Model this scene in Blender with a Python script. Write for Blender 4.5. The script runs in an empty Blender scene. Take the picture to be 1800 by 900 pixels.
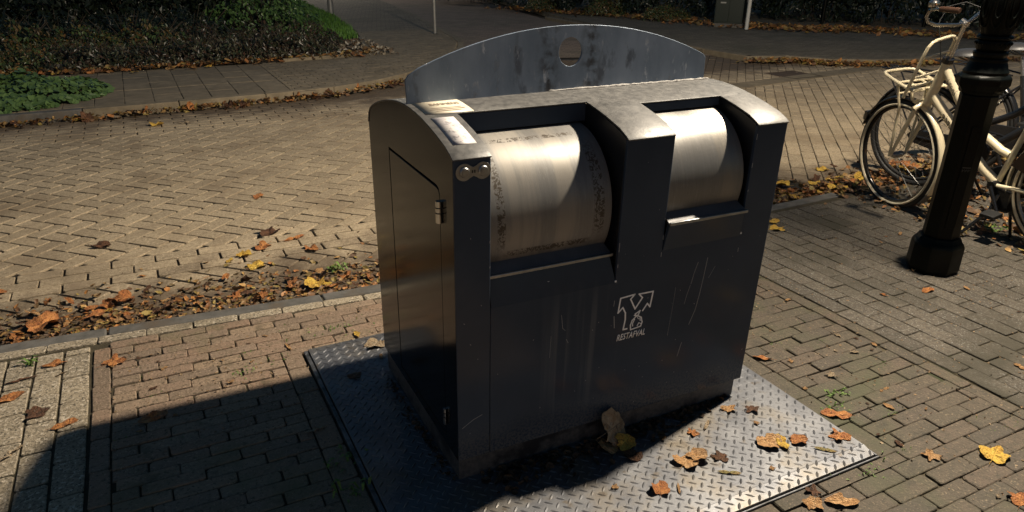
import bpy, math, random
import numpy as np
from mathutils import Vector, Matrix, noise
from mathutils.geometry import tessellate_polygon
random.seed(7)
C = bpy.context.scene
PI = math.pi
# ------------------------------------------------------------------ camera
CP = Vector((-0.7034, -1.7738, 1.6148))
CR = Vector((0.89311, -0.44981, 0.0049)); CU = Vector((0.18961, 0.3863, 0.90267)); CF = Vector((0.40793, 0.80526, -0.4303))
cd = bpy.data.cameras.new('camera'); cam = bpy.data.objects.new('camera', cd); C.collection.objects.link(cam)
m = Matrix((CR, CU, -CF)).transposed().to_4x4(); m.translation = CP; cam.matrix_world = m
cd.sensor_width = 36; cd.lens = 1264.12 / 1800 * 36; cd.shift_y = (510.8 - 450) / 1800; cd.clip_start = .02; cd.clip_end = 400
C.camera = cam
# ------------------------------------------------------------------ world and light
w = bpy.data.worlds.new('World'); C.world = w; w.use_nodes = True
nt = w.node_tree; nt.nodes.clear()
sk = nt.nodes.new('ShaderNodeTexSky'); sk.sky_type = 'NISHITA'; sk.sun_disc = False
sk.sun_elevation = math.radians(1.0); sk.sun_rotation = math.radians(200); sk.air_density = 1.0; sk.ozone_density = 3.0; sk.dust_density = .3
bgn = nt.nodes.new('ShaderNodeBackground'); bgn.inputs[1].default_value = 0.19
won = nt.nodes.new('ShaderNodeOutputWorld'); tn = nt.nodes.new('ShaderNodeMix'); tn.data_type = 'RGBA'; tn.blend_type = 'MULTIPLY'; tn.inputs[0].default_value = 1; tn.inputs[7].default_value = (1.0, .93, .80, 1); nt.links.new(sk.outputs[0], tn.inputs[6]); nt.links.new(tn.outputs[2], bgn.inputs[0]); nt.links.new(bgn.outputs[0], won.inputs[0])
C.view_settings.view_transform = 'Standard'; C.view_settings.look = 'None'; C.view_settings.exposure = 0; C.view_settings.gamma = 1
LAMP = (3.12, .50)
LZ = 3.84
LAMP_POWER = 2800
LAMP_COL = (1.0, .865, .68)

# ------------------------------------------------------------------ helpers
def link(o): C.collection.objects.link(o); return o
def tag(o, label=None, cat=None, group=None, kind=None):
    if label: o['label'] = label
    if cat: o['category'] = cat
    if group: o['group'] = group
    if kind: o['kind'] = kind
    return o
def empty(name, loc=(0, 0, 0), rz=0):
    o = bpy.data.objects.new(name, None); o.location = loc; o.rotation_euler = (0, 0, rz); o.empty_display_size = .1
    return link(o)
class MB:
    def __init__(s): s.v = []; s.f = []; s.t = []
    def add(s, vs, fs, tone=0.0):
        k = len(s.v); s.v += [tuple(a) for a in vs]; s.f += [tuple(i + k for i in f) for f in fs]; s.t += [tone] * len(fs); return s
    def box(s, x0, x1, y0, y1, z0, z1, tone=0.0):
        vs = [(x0, y0, z0), (x1, y0, z0), (x1, y1, z0), (x0, y1, z0), (x0, y0, z1), (x1, y0, z1), (x1, y1, z1), (x0, y1, z1)]
        return s.add(vs, [(0, 3, 2, 1), (4, 5, 6, 7), (0, 1, 5, 4), (1, 2, 6, 5), (2, 3, 7, 6), (3, 0, 4, 7)], tone)
    def tube(s, pts, r, n=10, cap=True, closed=False, tone=0.0):
        pts = [Vector(a) for a in pts]; N = len(pts); rr = r if isinstance(r, (list, tuple)) else [r] * N
        up = Vector((0, 0, 1)); prev = None; vs = []
        for i, a in enumerate(pts):
            d = (pts[(i + 1) % N] - pts[i - 1]) if closed else (pts[min(i + 1, N - 1)] - pts[max(i - 1, 0)])
            d.normalize()
            if prev is None:
                u = d.cross(up)
                if u.length < .1: u = d.cross(Vector((1, 0, 0)))
            else: u = prev - d * prev.dot(d)
            u.normalize(); prev = u; v = d.cross(u)
            for k in range(n):
                t = 2 * PI * k / n; vs.append(a + (u * math.cos(t) + v * math.sin(t)) * rr[i])
        fs = []
        for i in range(N if closed else N - 1):
            j = (i + 1) % N
            for k in range(n):
                l = (k + 1) % n; fs.append((i * n + k, i * n + l, j * n + l, j * n + k))
        if cap and not closed: fs += [tuple(range(n))[::-1], tuple((N - 1) * n + k for k in range(n))]
        return s.add(vs, fs, tone)
    def lathe(s, prof, n=24, c=(0, 0), ph=0.0, mod=None, tone=0.0):
        vs = []; fs = []
        for (r, z) in prof:
            for k in range(n):
                t = 2 * PI * k / n + ph; q = r * (mod(t, z) if mod else 1); vs.append((c[0] + q * math.cos(t), c[1] + q * math.sin(t), z))
        N = len(prof)
        for i in range(N - 1):
            for k in range(n):
                l = (k + 1) % n; fs.append((i * n + k, i * n + l, (i + 1) * n + l, (i + 1) * n + k))
        fs += [tuple(range(n))[::-1], tuple((N - 1) * n + k for k in range(n))]
        return s.add(vs, fs, tone)
    def prism(s, outer, holes, plane, a, b, tone=0.0):
        """polygon with holes in a plane ('xy','xz','yz'), extruded from a to b on the third axis"""
        def P(q, h):
            if plane == 'xy': return (q[0], q[1], h)
            if plane == 'xz': return (q[0], h, q[1])
            return (h, q[0], q[1])
        loops = [list(outer)] + [list(h) for h in holes]; flat = [q for l in loops for q in l]; n = len(flat)
        if len(loops) == 1 and False: tr = []
        tr = tessellate_polygon([[Vector((q[0], q[1], 0)) for q in l] for l in loops])
        vs = [P(q, a) for q in flat] + [P(q, b) for q in flat]
        fs = [tuple(t) for t in tr] + [tuple(i + n for i in t[::-1]) for t in tr]
        k = 0
        for l in loops:
            for i in range(len(l)): j = (i + 1) % len(l); fs.append((k + i, k + j, k + j + n, k + i + n))
            k += len(l)
        return s.add(vs, fs, tone)
    def mesh(s, name, mat=None, smooth=None):
        me = bpy.data.meshes.new(name); me.from_pydata(s.v, [], s.f); me.update()
        at = me.attributes.new('tone', 'FLOAT', 'FACE'); at.data.foreach_set('value', np.array(s.t, dtype=np.float32))
        if mat:
            for q in (mat if isinstance(mat, (list, tuple)) else [mat]): me.materials.append(q)
        if smooth is not None:
            import bmesh
            bm = bmesh.new(); bm.from_mesh(me); bmesh.ops.recalc_face_normals(bm, faces=bm.faces); bm.to_mesh(me); bm.free()
            me.shade_smooth()
            me.set_sharp_from_angle(angle=math.radians(smooth))
        return me
    def build(s, name, mat=None, parent=None, smooth=35, bevel=0, kind=None, loc=None):
        if smooth is None:
            me = s.mesh(name, mat)
        else: me = s.mesh(name, mat, smooth)
        o = link(bpy.data.objects.new(name, me))
        if parent: o.parent = parent
        if loc: o.location = loc
        if kind: o['kind'] = kind
        if bevel:
            b = o.modifiers.new('bevel', 'BEVEL'); b.width = bevel; b.segments = 2; b.limit_method = 'ANGLE'; b.angle_limit = math.radians(40)
        return o
def pix(x, y, z):
    d = Vector((x, y, z)) - CP; t = d.dot(CF)
    if t < .05: return None
    return (900 + 1264 * d.dot(CR) / t, 510.8 - 1264 * d.dot(CU) / t, t)
def seen(x, y, z, mg=30):
    q = pix(x, y, z)
    if q is None or not (-mg < q[0] < 1800 + mg and -mg < q[1] < 900 + mg): return None
    a = CP; d = Vector((x, y, z)) - a; t0, t1 = 0, .999
    for i, (lo, hi) in enumerate(((0.02, 1.19), (0.02, .8), (0, 1.05))):
        if abs(d[i]) < 1e-9: continue
        p, r = (lo - a[i]) / d[i], (hi - a[i]) / d[i]
        if p > r: p, r = r, p
        t0 = max(t0, p); t1 = min(t1, r)
    return None if t0 < t1 else q[2]

# ------------------------------------------------------------------ materials
def mat(name, base=(.5, .5, .5), rough=.5, metal=0.0, c2=None, nscale=8, detail=4, rough2=None, bump=0, bscale=60, coat=0, spec=None,
        tone=None, speck=None, stain=None, stain_scale=1.2, lo=.35, hi=.65, stretch=None, aniso=0, objrand=True, emis=None, coords='pos', stain_w=1.0):
    M = bpy.data.materials.new(name); M.use_nodes = True; N = M.node_tree.nodes; L = M.node_tree.links
    b = N['Principled BSDF']
    b.inputs['Roughness'].default_value = rough; b.inputs['Metallic'].default_value = metal
    if coat: b.inputs['Coat Weight'].default_value = coat; b.inputs['Coat Roughness'].default_value = .06
    if spec is not None: b.inputs['Specular IOR Level'].default_value = spec
    if aniso: b.inputs['Anisotropic'].default_value = aniso
    if coords == 'pos': src = N.new('ShaderNodeNewGeometry').outputs['Position']
    else: src = N.new('ShaderNodeTexCoord').outputs['Object']
    mp = N.new('ShaderNodeMapping'); L.new(src, mp.inputs[0])
    if stretch: mp.inputs['Scale'].default_value = stretch
    def nz(sc, det=4, rgh=.6, vec=None):
        t = N.new('ShaderNodeTexNoise'); t.inputs['Scale'].default_value = sc; t.inputs['Detail'].default_value = det; t.inputs['Roughness'].default_value = rgh
        L.new(vec or mp.outputs[0], t.inputs['Vector']); return t.outputs[0]
    def ramp(x, a, c):
        t = N.new('ShaderNodeMapRange'); t.inputs[1].default_value = a; t.inputs[2].default_value = c; L.new(x, t.inputs[0]); return t.outputs[0]
    def mix(f, a, c, mode='MIX'):
        t = N.new('ShaderNodeMix'); t.data_type = 'RGBA'; t.blend_type = mode
        if hasattr(f, 'links'): L.new(f, t.inputs[0])
        else: t.inputs[0].default_value = f
        for q, k in ((a, 6), (c, 7)):
            if hasattr(q, 'links'): L.new(q, t.inputs[k])
            else: t.inputs[k].default_value = (*q, 1)
        return t.outputs[2]
    col = base
    n1 = None
    if c2 is not None:
        n1 = ramp(nz(nscale, detail), lo, hi); col = mix(n1, base, c2)
    if tone is not None:     # piece-to-piece variation: per-face attribute + object random
        at = N.new('ShaderNodeAttribute'); at.attribute_name = 'tone'
        oi = N.new('ShaderNodeObjectInfo'); ad = N.new('ShaderNodeMath'); ad.operation = 'ADD'; fr = N.new('ShaderNodeMath'); fr.operation = 'FRACT'
        L.new(at.outputs['Fac'], ad.inputs[0])
        if objrand: L.new(oi.outputs['Random'], ad.inputs[1])
        else: ad.inputs[1].default_value = 0
        L.new(ad.outputs[0], fr.inputs[0])
        if isinstance(tone, list):
            cr = N.new('ShaderNodeValToRGB'); e = cr.color_ramp.elements
            while len(e) < len(tone): e.new(.5)
            for i, c in enumerate(tone): e[i].position = i / (len(tone) - 1); e[i].color = (*c, 1)
            L.new(fr.outputs[0], cr.inputs[0]); tc = cr.outputs[0]
            col = tc if c2 is None else mix(n1, tc, mix(.5, tc, c2))
        else:
            tv = N.new('ShaderNodeMapRange'); tv.inputs[3].default_value = 1 - tone; tv.inputs[4].default_value = 1 + tone; L.new(fr.outputs[0], tv.inputs[0])
            hs = N.new('ShaderNodeHueSaturation'); L.new(tv.outputs[0], hs.inputs['Value'])
            if hasattr(col, 'links'): L.new(col, hs.inputs['Color'])
            else: hs.inputs['Color'].default_value = (*col, 1)
            col = hs.outputs[0]
    if speck:                # (scale, lo, hi, colour)
        for (sc, a, c, cc) in speck: col = mix(ramp(nz(sc, 2, .5), a, c), col, cc)
    if stain:                # list of (scale, lo, hi, colour)
        for (sc, a, c, cc) in stain: col = mix(ramp(nz(sc, 6, .65), a, c), col, cc)
    if hasattr(col, 'links'): L.new(col, b.inputs['Base Color'])
    else: b.inputs['Base Color'].default_value = (*col, 1)
    if rough2 is not None:
        rn = nz(nscale * 1.7, 4); t = N.new('ShaderNodeMapRange'); t.inputs[1].default_value = .3; t.inputs[2].default_value = .7
        t.inputs[3].default_value = rough; t.inputs[4].default_value = rough2; L.new(rn, t.inputs[0]); L.new(t.outputs[0], b.inputs['Roughness'])
    if bump:
        bp = N.new('ShaderNodeBump'); bp.inputs['Strength'].default_value = 1; bp.inputs['Distance'].default_value = bump
        L.new(nz(bscale, 5, .6), bp.inputs['Height']); L.new(bp.outputs[0], b.inputs['Normal'])
    if emis: b.inputs['Emission Color'].default_value = (*emis[0], 1); b.inputs['Emission Strength'].default_value = emis[1]
    return M, N, L, b
def simple(*a, **k): return mat(*a, **k)[0]

M_road = simple('road_brick', (.41, .325, .215), .8, tone=.19, c2=(.30, .235, .15), nscale=42, lo=.42, hi=.6, bump=.003, bscale=90,
                speck=[(240, .60, .68, (.55, .46, .34)), (95, .40, .32, (.17, .125, .075)), (80, .60, .66, (.56, .45, .31))], stain=[(.9, .50, .72, (.21, .155, .095)), (3.5, .60, .75, (.23, .17, .11))])
def gutter_dirt(M):
    N = M.node_tree.nodes; L = M.node_tree.links; b = N['Principled BSDF']
    g = N.new('ShaderNodeNewGeometry'); sp = N.new('ShaderNodeSeparateXYZ'); L.new(g.outputs['Position'], sp.inputs[0])
    n = N.new('ShaderNodeTexNoise'); n.inputs['Scale'].default_value = 5; n.inputs['Detail'].default_value = 6; L.new(g.outputs['Position'], n.inputs['Vector'])
    a = N.new('ShaderNodeMath'); a.operation = 'MULTIPLY_ADD'; a.inputs[1].default_value = 1.3; L.new(n.outputs[0], a.inputs[0]); L.new(sp.outputs[1], a.inputs[2])
    r = N.new('ShaderNodeMapRange'); r.inputs[1].default_value = 3.18; r.inputs[2].default_value = 2.66; L.new(a.outputs[0], r.inputs[0])
    r2 = N.new('ShaderNodeMapRange'); r2.inputs[1].default_value = 7.0; r2.inputs[2].default_value = 7.6; L.new(a.outputs[0], r2.inputs[0])
    mxm = N.new('ShaderNodeMath'); mxm.operation = 'MAXIMUM'; L.new(r.outputs[0], mxm.inputs[0]); L.new(r2.outputs[0], mxm.inputs[1])
    ml = N.new('ShaderNodeMath'); ml.operation = 'MULTIPLY'; ml.inputs[1].default_value = .85; L.new(mxm.outputs[0], ml.inputs[0])
    t = N.new('ShaderNodeMix'); t.data_type = 'RGBA'; L.new(ml.outputs[0], t.inputs[0]); L.new(b.inputs['Base Color'].links[0].from_socket, t.inputs[6]); t.inputs[7].default_value = (.075, .05, .03, 1)
    L.new(t.outputs[2], b.inputs['Base Color'])
gutter_dirt(M_road)
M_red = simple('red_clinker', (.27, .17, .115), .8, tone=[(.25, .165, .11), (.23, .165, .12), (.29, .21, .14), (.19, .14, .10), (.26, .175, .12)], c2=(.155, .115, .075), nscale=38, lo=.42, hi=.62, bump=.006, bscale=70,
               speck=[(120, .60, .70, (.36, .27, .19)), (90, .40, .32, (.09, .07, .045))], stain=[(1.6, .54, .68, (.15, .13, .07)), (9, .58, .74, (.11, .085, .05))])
M_red2 = simple('dark_clinker', (0.0868, 0.0620, 0.0434), .75, tone=[(0.0775, 0.0558, 0.0372), (0.0651, 0.0527, 0.0341), (0.0868, 0.0620, 0.0422), (0.0558, 0.0446, 0.0322), (0.0713, 0.0558, 0.0360)], c2=(0.0409, 0.0347, 0.0217), nscale=38, lo=.42, hi=.62, bump=.006, bscale=70,  # darker copy of the red clinker with green stains, for the right part
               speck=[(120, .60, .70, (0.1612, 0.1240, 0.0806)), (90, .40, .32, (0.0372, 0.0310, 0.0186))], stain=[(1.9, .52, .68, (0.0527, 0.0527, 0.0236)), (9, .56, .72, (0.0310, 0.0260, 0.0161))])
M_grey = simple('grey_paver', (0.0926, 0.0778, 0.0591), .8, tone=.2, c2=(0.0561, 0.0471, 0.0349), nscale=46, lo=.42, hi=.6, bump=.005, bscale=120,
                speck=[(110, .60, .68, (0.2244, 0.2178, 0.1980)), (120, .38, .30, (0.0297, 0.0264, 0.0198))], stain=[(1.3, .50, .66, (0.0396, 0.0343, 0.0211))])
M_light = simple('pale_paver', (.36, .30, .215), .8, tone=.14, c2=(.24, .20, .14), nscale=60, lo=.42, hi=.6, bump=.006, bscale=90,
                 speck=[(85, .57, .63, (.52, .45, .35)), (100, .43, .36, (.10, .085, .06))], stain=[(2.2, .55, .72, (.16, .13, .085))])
M_kerb = simple('kerb_concrete', (0.1360, 0.1280, 0.1160), .8, tone=.08, c2=(0.0800, 0.0760, 0.0680), nscale=14, bump=.0015, bscale=150, stain=[(5, .5, .7, (0.1040, 0.0800, 0.0560))])
M_slab = simple('pavement_slab', (0.2295, 0.1845, 0.1215), .85, tone=.12, c2=(0.1620, 0.1305, 0.0855), nscale=9, bump=.002, bscale=60, stain=[(2.2, .55, .75, (0.1170, 0.0945, 0.0585))])
M_joint = simple('joint_soil', (.034, .027, .015), .95, c2=(.065, .052, .028), nscale=25, bump=.004, bscale=80, stain=[(3, .55, .7, (.03, .04, .014))])
M_joint_road = simple('road_joint', (.012, .009, .006), .95, c2=(.022, .017, .010), nscale=25)
M_soil = simple('soil', (.035, .026, .017), .95, c2=(.055, .04, .022), nscale=18, bump=.012, bscale=40)
M_paint, N, L, b = mat('container_paint', (.034, .048, .072), .13, c2=(.043, .059, .087), nscale=3, rough2=.24, spec=.2, coords='obj',  # base colour lifted and blued to carry fill light on the front
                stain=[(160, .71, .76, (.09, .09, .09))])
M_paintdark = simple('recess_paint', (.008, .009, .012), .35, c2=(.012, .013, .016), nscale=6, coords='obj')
M_side = simple('side_paint', (.006, .0065, .0075), .10, c2=(.009, .0095, .010), nscale=3, rough2=.18, spec=.22, coords='obj')  # darker copy of the same paint, without the front's painted-in fill light
M_top = simple('worn_lit_top_paint', (0.0540, 0.0533, 0.0518), .40, c2=(0.1116, 0.1080, 0.1022), nscale=34, rough2=.56, coords='obj', detail=9, lo=.36, hi=.64, bump=.0004, bscale=180,  # same container paint, worn and dusty; grey also lifted for the bright light on top
               stain=[(45, .56, .68, (0.0396, 0.0389, 0.0389)), (6, .6, .72, (0.1368, 0.1332, 0.1260))])
M_black = simple('black_iron', (.0028, .0036, .003), .34, c2=(.0045, .0056, .0045), nscale=9, rough2=.46, spec=.12, bump=.0006, bscale=90)
M_chrome = simple('chrome', (.6, .58, .55), .16, 1, rough2=.3)
M_steel = simple('plain_steel', (.40, .40, .40), .32, 1, c2=(.3, .3, .3), nscale=40, rough2=.45, coords='obj')
M_tray = simple('tray_steel', (.10, .10, .105), .4, .35, c2=(.07, .07, .075), nscale=10, rough2=.55, coords='obj')
M_white = simple('white_print', (.93, .93, .93), .5)
M_scratch = simple('scratch_bare', (.30, .31, .32), .5)
M_gap = simple('dark_gap', (.003, .003, .003), .8)
M_cream = simple('cream_paint', (.80, .71, .50), .28, c2=(.76, .66, .45), nscale=6, coat=.3, stain=[(40, .68, .74, (.3, .22, .12))])
M_cream2 = simple('cream_whitewall', (.72, .66, .5), .6, c2=(.52, .45, .32), nscale=18)
M_rubber = simple('black_rubber', (.012, .012, .012), .6)
M_bikeblack = simple('black_bicycle_paint', (.012, .012, .013), .22, coat=.3)
M_brown = simple('brown_leather', (.09, .045, .025), .45, c2=(.06, .03, .018), nscale=30)
M_dkbrown = simple('dark_skirt_guard', (.035, .02, .012), .5)
M_saddle = simple('dark_saddle_vinyl', (.03, .03, .032), .35)
M_galv = simple('galvanised_pole', (.33, .33, .31), .45, .4, c2=(.25, .25, .24), nscale=9)
M_pale = simple('white_pole_paint', (.55, .55, .52), .45)
M_cab = simple('cabinet_green', (0.0060, 0.0140, 0.0100), .4, c2=(0.0085, 0.0170, 0.0125), nscale=4)
M_weed = simple('weed_green', (.10, .17, .03), .7, tone=.35)
LEAFC = [(.42, .17, .05), (.30, .13, .05), (.52, .24, .08), (.17, .075, .03), (.42, .26, .12), (.55, .36, .08), (.24, .11, .05), (.36, .15, .05)]
M_litter = simple('litter_leaves', tone=[(.10, .055, .028), (.46, .20, .05), (.07, .04, .02), (.16, .08, .035), (.05, .03, .016), (.46, .28, .10), (.09, .045, .02), (.30, .22, .06), (.06, .035, .02), (.36, .15, .045)], rough=.6)
M_leafs = []
for nm, a, c in (('orange_leaf', (.62, .27, .08), (.42, .15, .045)), ('tan_leaf', (.62, .38, .18), (.46, .24, .09)), ('yellow_leaf', (.78, .54, .09), (.66, .38, .06)),
                 ('brown_leaf', (.19, .085, .04), (.10, .045, .02)), ('pale_leaf', (.52, .42, .29), (.36, .25, .14)), ('olive_leaf', (.26, .24, .08), (.38, .26, .10))):
    M, N, L, b = mat(nm, a, .55, c2=c, nscale=2.2, detail=6, coords='obj', lo=.38, hi=.62, bump=.02, bscale=7, stain=[(5, .58, .66, tuple(q * .35 for q in c)), (14, .62, .7, tuple(q * .25 for q in c))])
    tc = N.new('ShaderNodeTexCoord'); sp = N.new('ShaderNodeSeparateXYZ'); L.new(tc.outputs['Object'], sp.inputs[0])
    def mth(op, x, y=None, z=None):
        t = N.new('ShaderNodeMath'); t.operation = op
        for i_, q in enumerate((x, y, z)):
            if q is None: continue
            if hasattr(q, 'links'): L.new(q, t.inputs[i_])
            else: t.inputs[i_].default_value = q
        return t.outputs[0]
    ay_ = mth('ABSOLUTE', sp.outputs[1]); rib = mth('LESS_THAN', ay_, .022)
    side = mth('LESS_THAN', mth('ABSOLUTE', mth('SINE', mth('MULTIPLY', mth('SUBTRACT', sp.outputs[0], mth('MULTIPLY', ay_, .9)), 11.0))), .11)
    vein = mth('MAXIMUM', rib, mth('MULTIPLY', side, .7))
    rad = mth('SQRT', mth('ADD', mth('MULTIPLY', sp.outputs[0], sp.outputs[0]), mth('MULTIPLY', sp.outputs[1], sp.outputs[1])))
    mrr = N.new('ShaderNodeMapRange'); mrr.inputs[1].default_value = .55; mrr.inputs[2].default_value = 1.0; L.new(rad, mrr.inputs[0])
    def mixc(f, x, col, k):
        t = N.new('ShaderNodeMix'); t.data_type = 'RGBA'; L.new(mth('MULTIPLY', f, k), t.inputs[0]); L.new(x, t.inputs[6]); t.inputs[7].default_value = (*col, 1); return t.outputs[2]
    cc_ = mixc(mrr.outputs[0], b.inputs['Base Color'].links[0].from_socket, tuple(q * .6 for q in c), .55)
    cc_ = mixc(vein, cc_, tuple(q * .5 for q in c), .55); L.new(cc_, b.inputs['Base Color'])
    M_leafs.append(M)
LO, LT, LY, LB, LP, LG = range(6)
def foliage(name, cols): return simple(name, tone=cols, rough=.38, objrand=False)
M_fol_red = foliage('reddish_shrub_leaves', [(.018, .026, .011), (.045, .024, .012), (.013, .018, .009), (.06, .028, .014), (.028, .042, .014), (.010, .013, .007), (.10, .09, .05), (.022, .03, .012)])
M_fol_green = foliage('green_shrub_leaves', [(.06, .12, .03), (.09, .17, .04), (.04, .08, .02), (.12, .21, .05), (.06, .12, .03)])
M_fol_dark = foliage('dark_shrub_leaves', [(.006, .010, .005), (.010, .017, .007), (.016, .022, .009), (.005, .008, .004)])
M_fol_mix = foliage('autumn_shrub_leaves', [(0.0280, 0.0490, 0.0168), (0.0700, 0.1120, 0.0280), (0.1680, 0.0840, 0.0252), (0.0252, 0.0420, 0.0140), (0.0420, 0.0700, 0.0210), (0.1260, 0.0700, 0.0252), (0.0280, 0.0420, 0.0140), (0.0560, 0.0980, 0.0280)])
M_fol_cover = foliage('ground_cover_leaves', [(.07, .125, .035), (.10, .165, .05), (.045, .085, .028), (.085, .145, .045)])
M_stem = simple('shrub_stem', (.06, .045, .03), .8)

# container front: drip streaks and dust near the skirt
def add_front_streaks(M, N, L, b):
    tc = N.new('ShaderNodeTexCoord'); sx = N.new('ShaderNodeSeparateXYZ'); L.new(tc.outputs['Object'], sx.inputs[0])
    mp = N.new('ShaderNodeMapping'); mp.inputs['Scale'].default_value = (38, 1, 1.1); L.new(tc.outputs['Object'], mp.inputs[0])
    n = N.new('ShaderNodeTexNoise'); n.inputs['Scale'].default_value = 1.0; n.inputs['Detail'].default_value = 3; L.new(mp.outputs[0], n.inputs['Vector'])
    def mr(src, a, c):
        t = N.new('ShaderNodeMapRange'); t.inputs[1].default_value = a; t.inputs[2].default_value = c; L.new(src, t.inputs[0]); return t.outputs[0]
    def mul(a, c):
        t = N.new('ShaderNodeMath'); t.operation = 'MULTIPLY'; L.new(a, t.inputs[0]); L.new(c, t.inputs[1]); return t.outputs[0]
    st = mul(mul(mul(mul(mr(n.outputs[0], .48, .66), mr(sx.outputs[0], .26, .36)), mr(sx.outputs[0], .60, .52)), mr(sx.outputs[2], .66, .52)), mr(sx.outputs[2], .10, .30))
    n2 = N.new('ShaderNodeTexNoise'); n2.inputs['Scale'].default_value = 120; n2.inputs['Detail'].default_value = 4; L.new(tc.outputs['Object'], n2.inputs['Vector'])
    du = mul(mr(n2.outputs[0], .40, .56), mr(sx.outputs[2], .22, .06))
    old = b.inputs['Base Color'].links[0].from_socket
    def mx(f, a, col, k):
        t = N.new('ShaderNodeMix'); t.data_type = 'RGBA'; g = N.new('ShaderNodeMath'); g.operation = 'MULTIPLY'; g.inputs[1].default_value = k
        L.new(f, g.inputs[0]); L.new(g.outputs[0], t.inputs[0]); L.new(a, t.inputs[6]); t.inputs[7].default_value = (*col, 1); return t.outputs[2]
    c = mx(st, old, (.12, .13, .145), .55); c = mx(du, c, (.14, .14, .135), .7)
    L.new(c, b.inputs['Base Color'])
add_front_streaks(M_paint, M_paint.node_tree.nodes, M_paint.node_tree.links, M_paint.node_tree.nodes['Principled BSDF'])
M_skirt = simple('dusty_skirt_paint', (.045, .048, .055), .5, c2=(.10, .10, .10), nscale=70, coords='obj', stain=[(6, .5, .6, (.016, .018, .024))])

# fin: galvanised sheet with cleaned patches and black smears
M_fin, N, L, b = mat('galvanised_backboard', (.115, .155, .215), .45, .3, c2=(.20, .25, .33), nscale=7, rough2=.6, coords='obj', detail=6,
                     stretch=(1, 1, .45), stain=[(26, .60, .66, (.36, .40, .47)), (13, .56, .66, (.08, .10, .135)), (60, .60, .68, (.22, .25, .30))])
tc = N.new('ShaderNodeTexCoord'); sep = N.new('ShaderNodeSeparateXYZ'); L.new(tc.outputs['Object'], sep.inputs[0])
def _abs(src, off, k):
    a = N.new('ShaderNodeMath'); a.operation = 'SUBTRACT'; L.new(src, a.inputs[0]); a.inputs[1].default_value = off
    d = N.new('ShaderNodeMath'); d.operation = 'ABSOLUTE'; L.new(a.outputs[0], d.inputs[0])
    e = N.new('ShaderNodeMath'); e.operation = 'SUBTRACT'; L.new(d.outputs[0], e.inputs[0]); e.inputs[1].default_value = k
    f = N.new('ShaderNodeMath'); f.operation = 'ABSOLUTE'; L.new(e.outputs[0], f.inputs[0]); return f.outputs[0]
dd = _abs(sep.outputs[0], -.003, .085)
nn = N.new('ShaderNodeTexNoise'); nn.inputs['Scale'].default_value = 30; nn.inputs['Detail'].default_value = 6; L.new(tc.outputs['Object'], nn.inputs['Vector'])
mr = N.new('ShaderNodeMapRange'); mr.inputs[1].default_value = .055; mr.inputs[2].default_value = 0; L.new(dd, mr.inputs[0])
mu = N.new('ShaderNodeMath'); mu.operation = 'MULTIPLY'; L.new(mr.outputs[0], mu.inputs[0])
r2 = N.new('ShaderNodeMapRange'); r2.inputs[1].default_value = .44; r2.inputs[2].default_value = .60; L.new(nn.outputs[0], r2.inputs[0]); L.new(r2.outputs[0], mu.inputs[1])
mx = N.new('ShaderNodeMix'); mx.data_type = 'RGBA'; L.new(mu.outputs[0], mx.inputs[0]); old = b.inputs['Base Color'].links[0].from_socket
L.new(old, mx.inputs[6]); mx.inputs[7].default_value = (.035, .037, .045, 1); L.new(mx.outputs[2], b.inputs['Base Color'])

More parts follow.
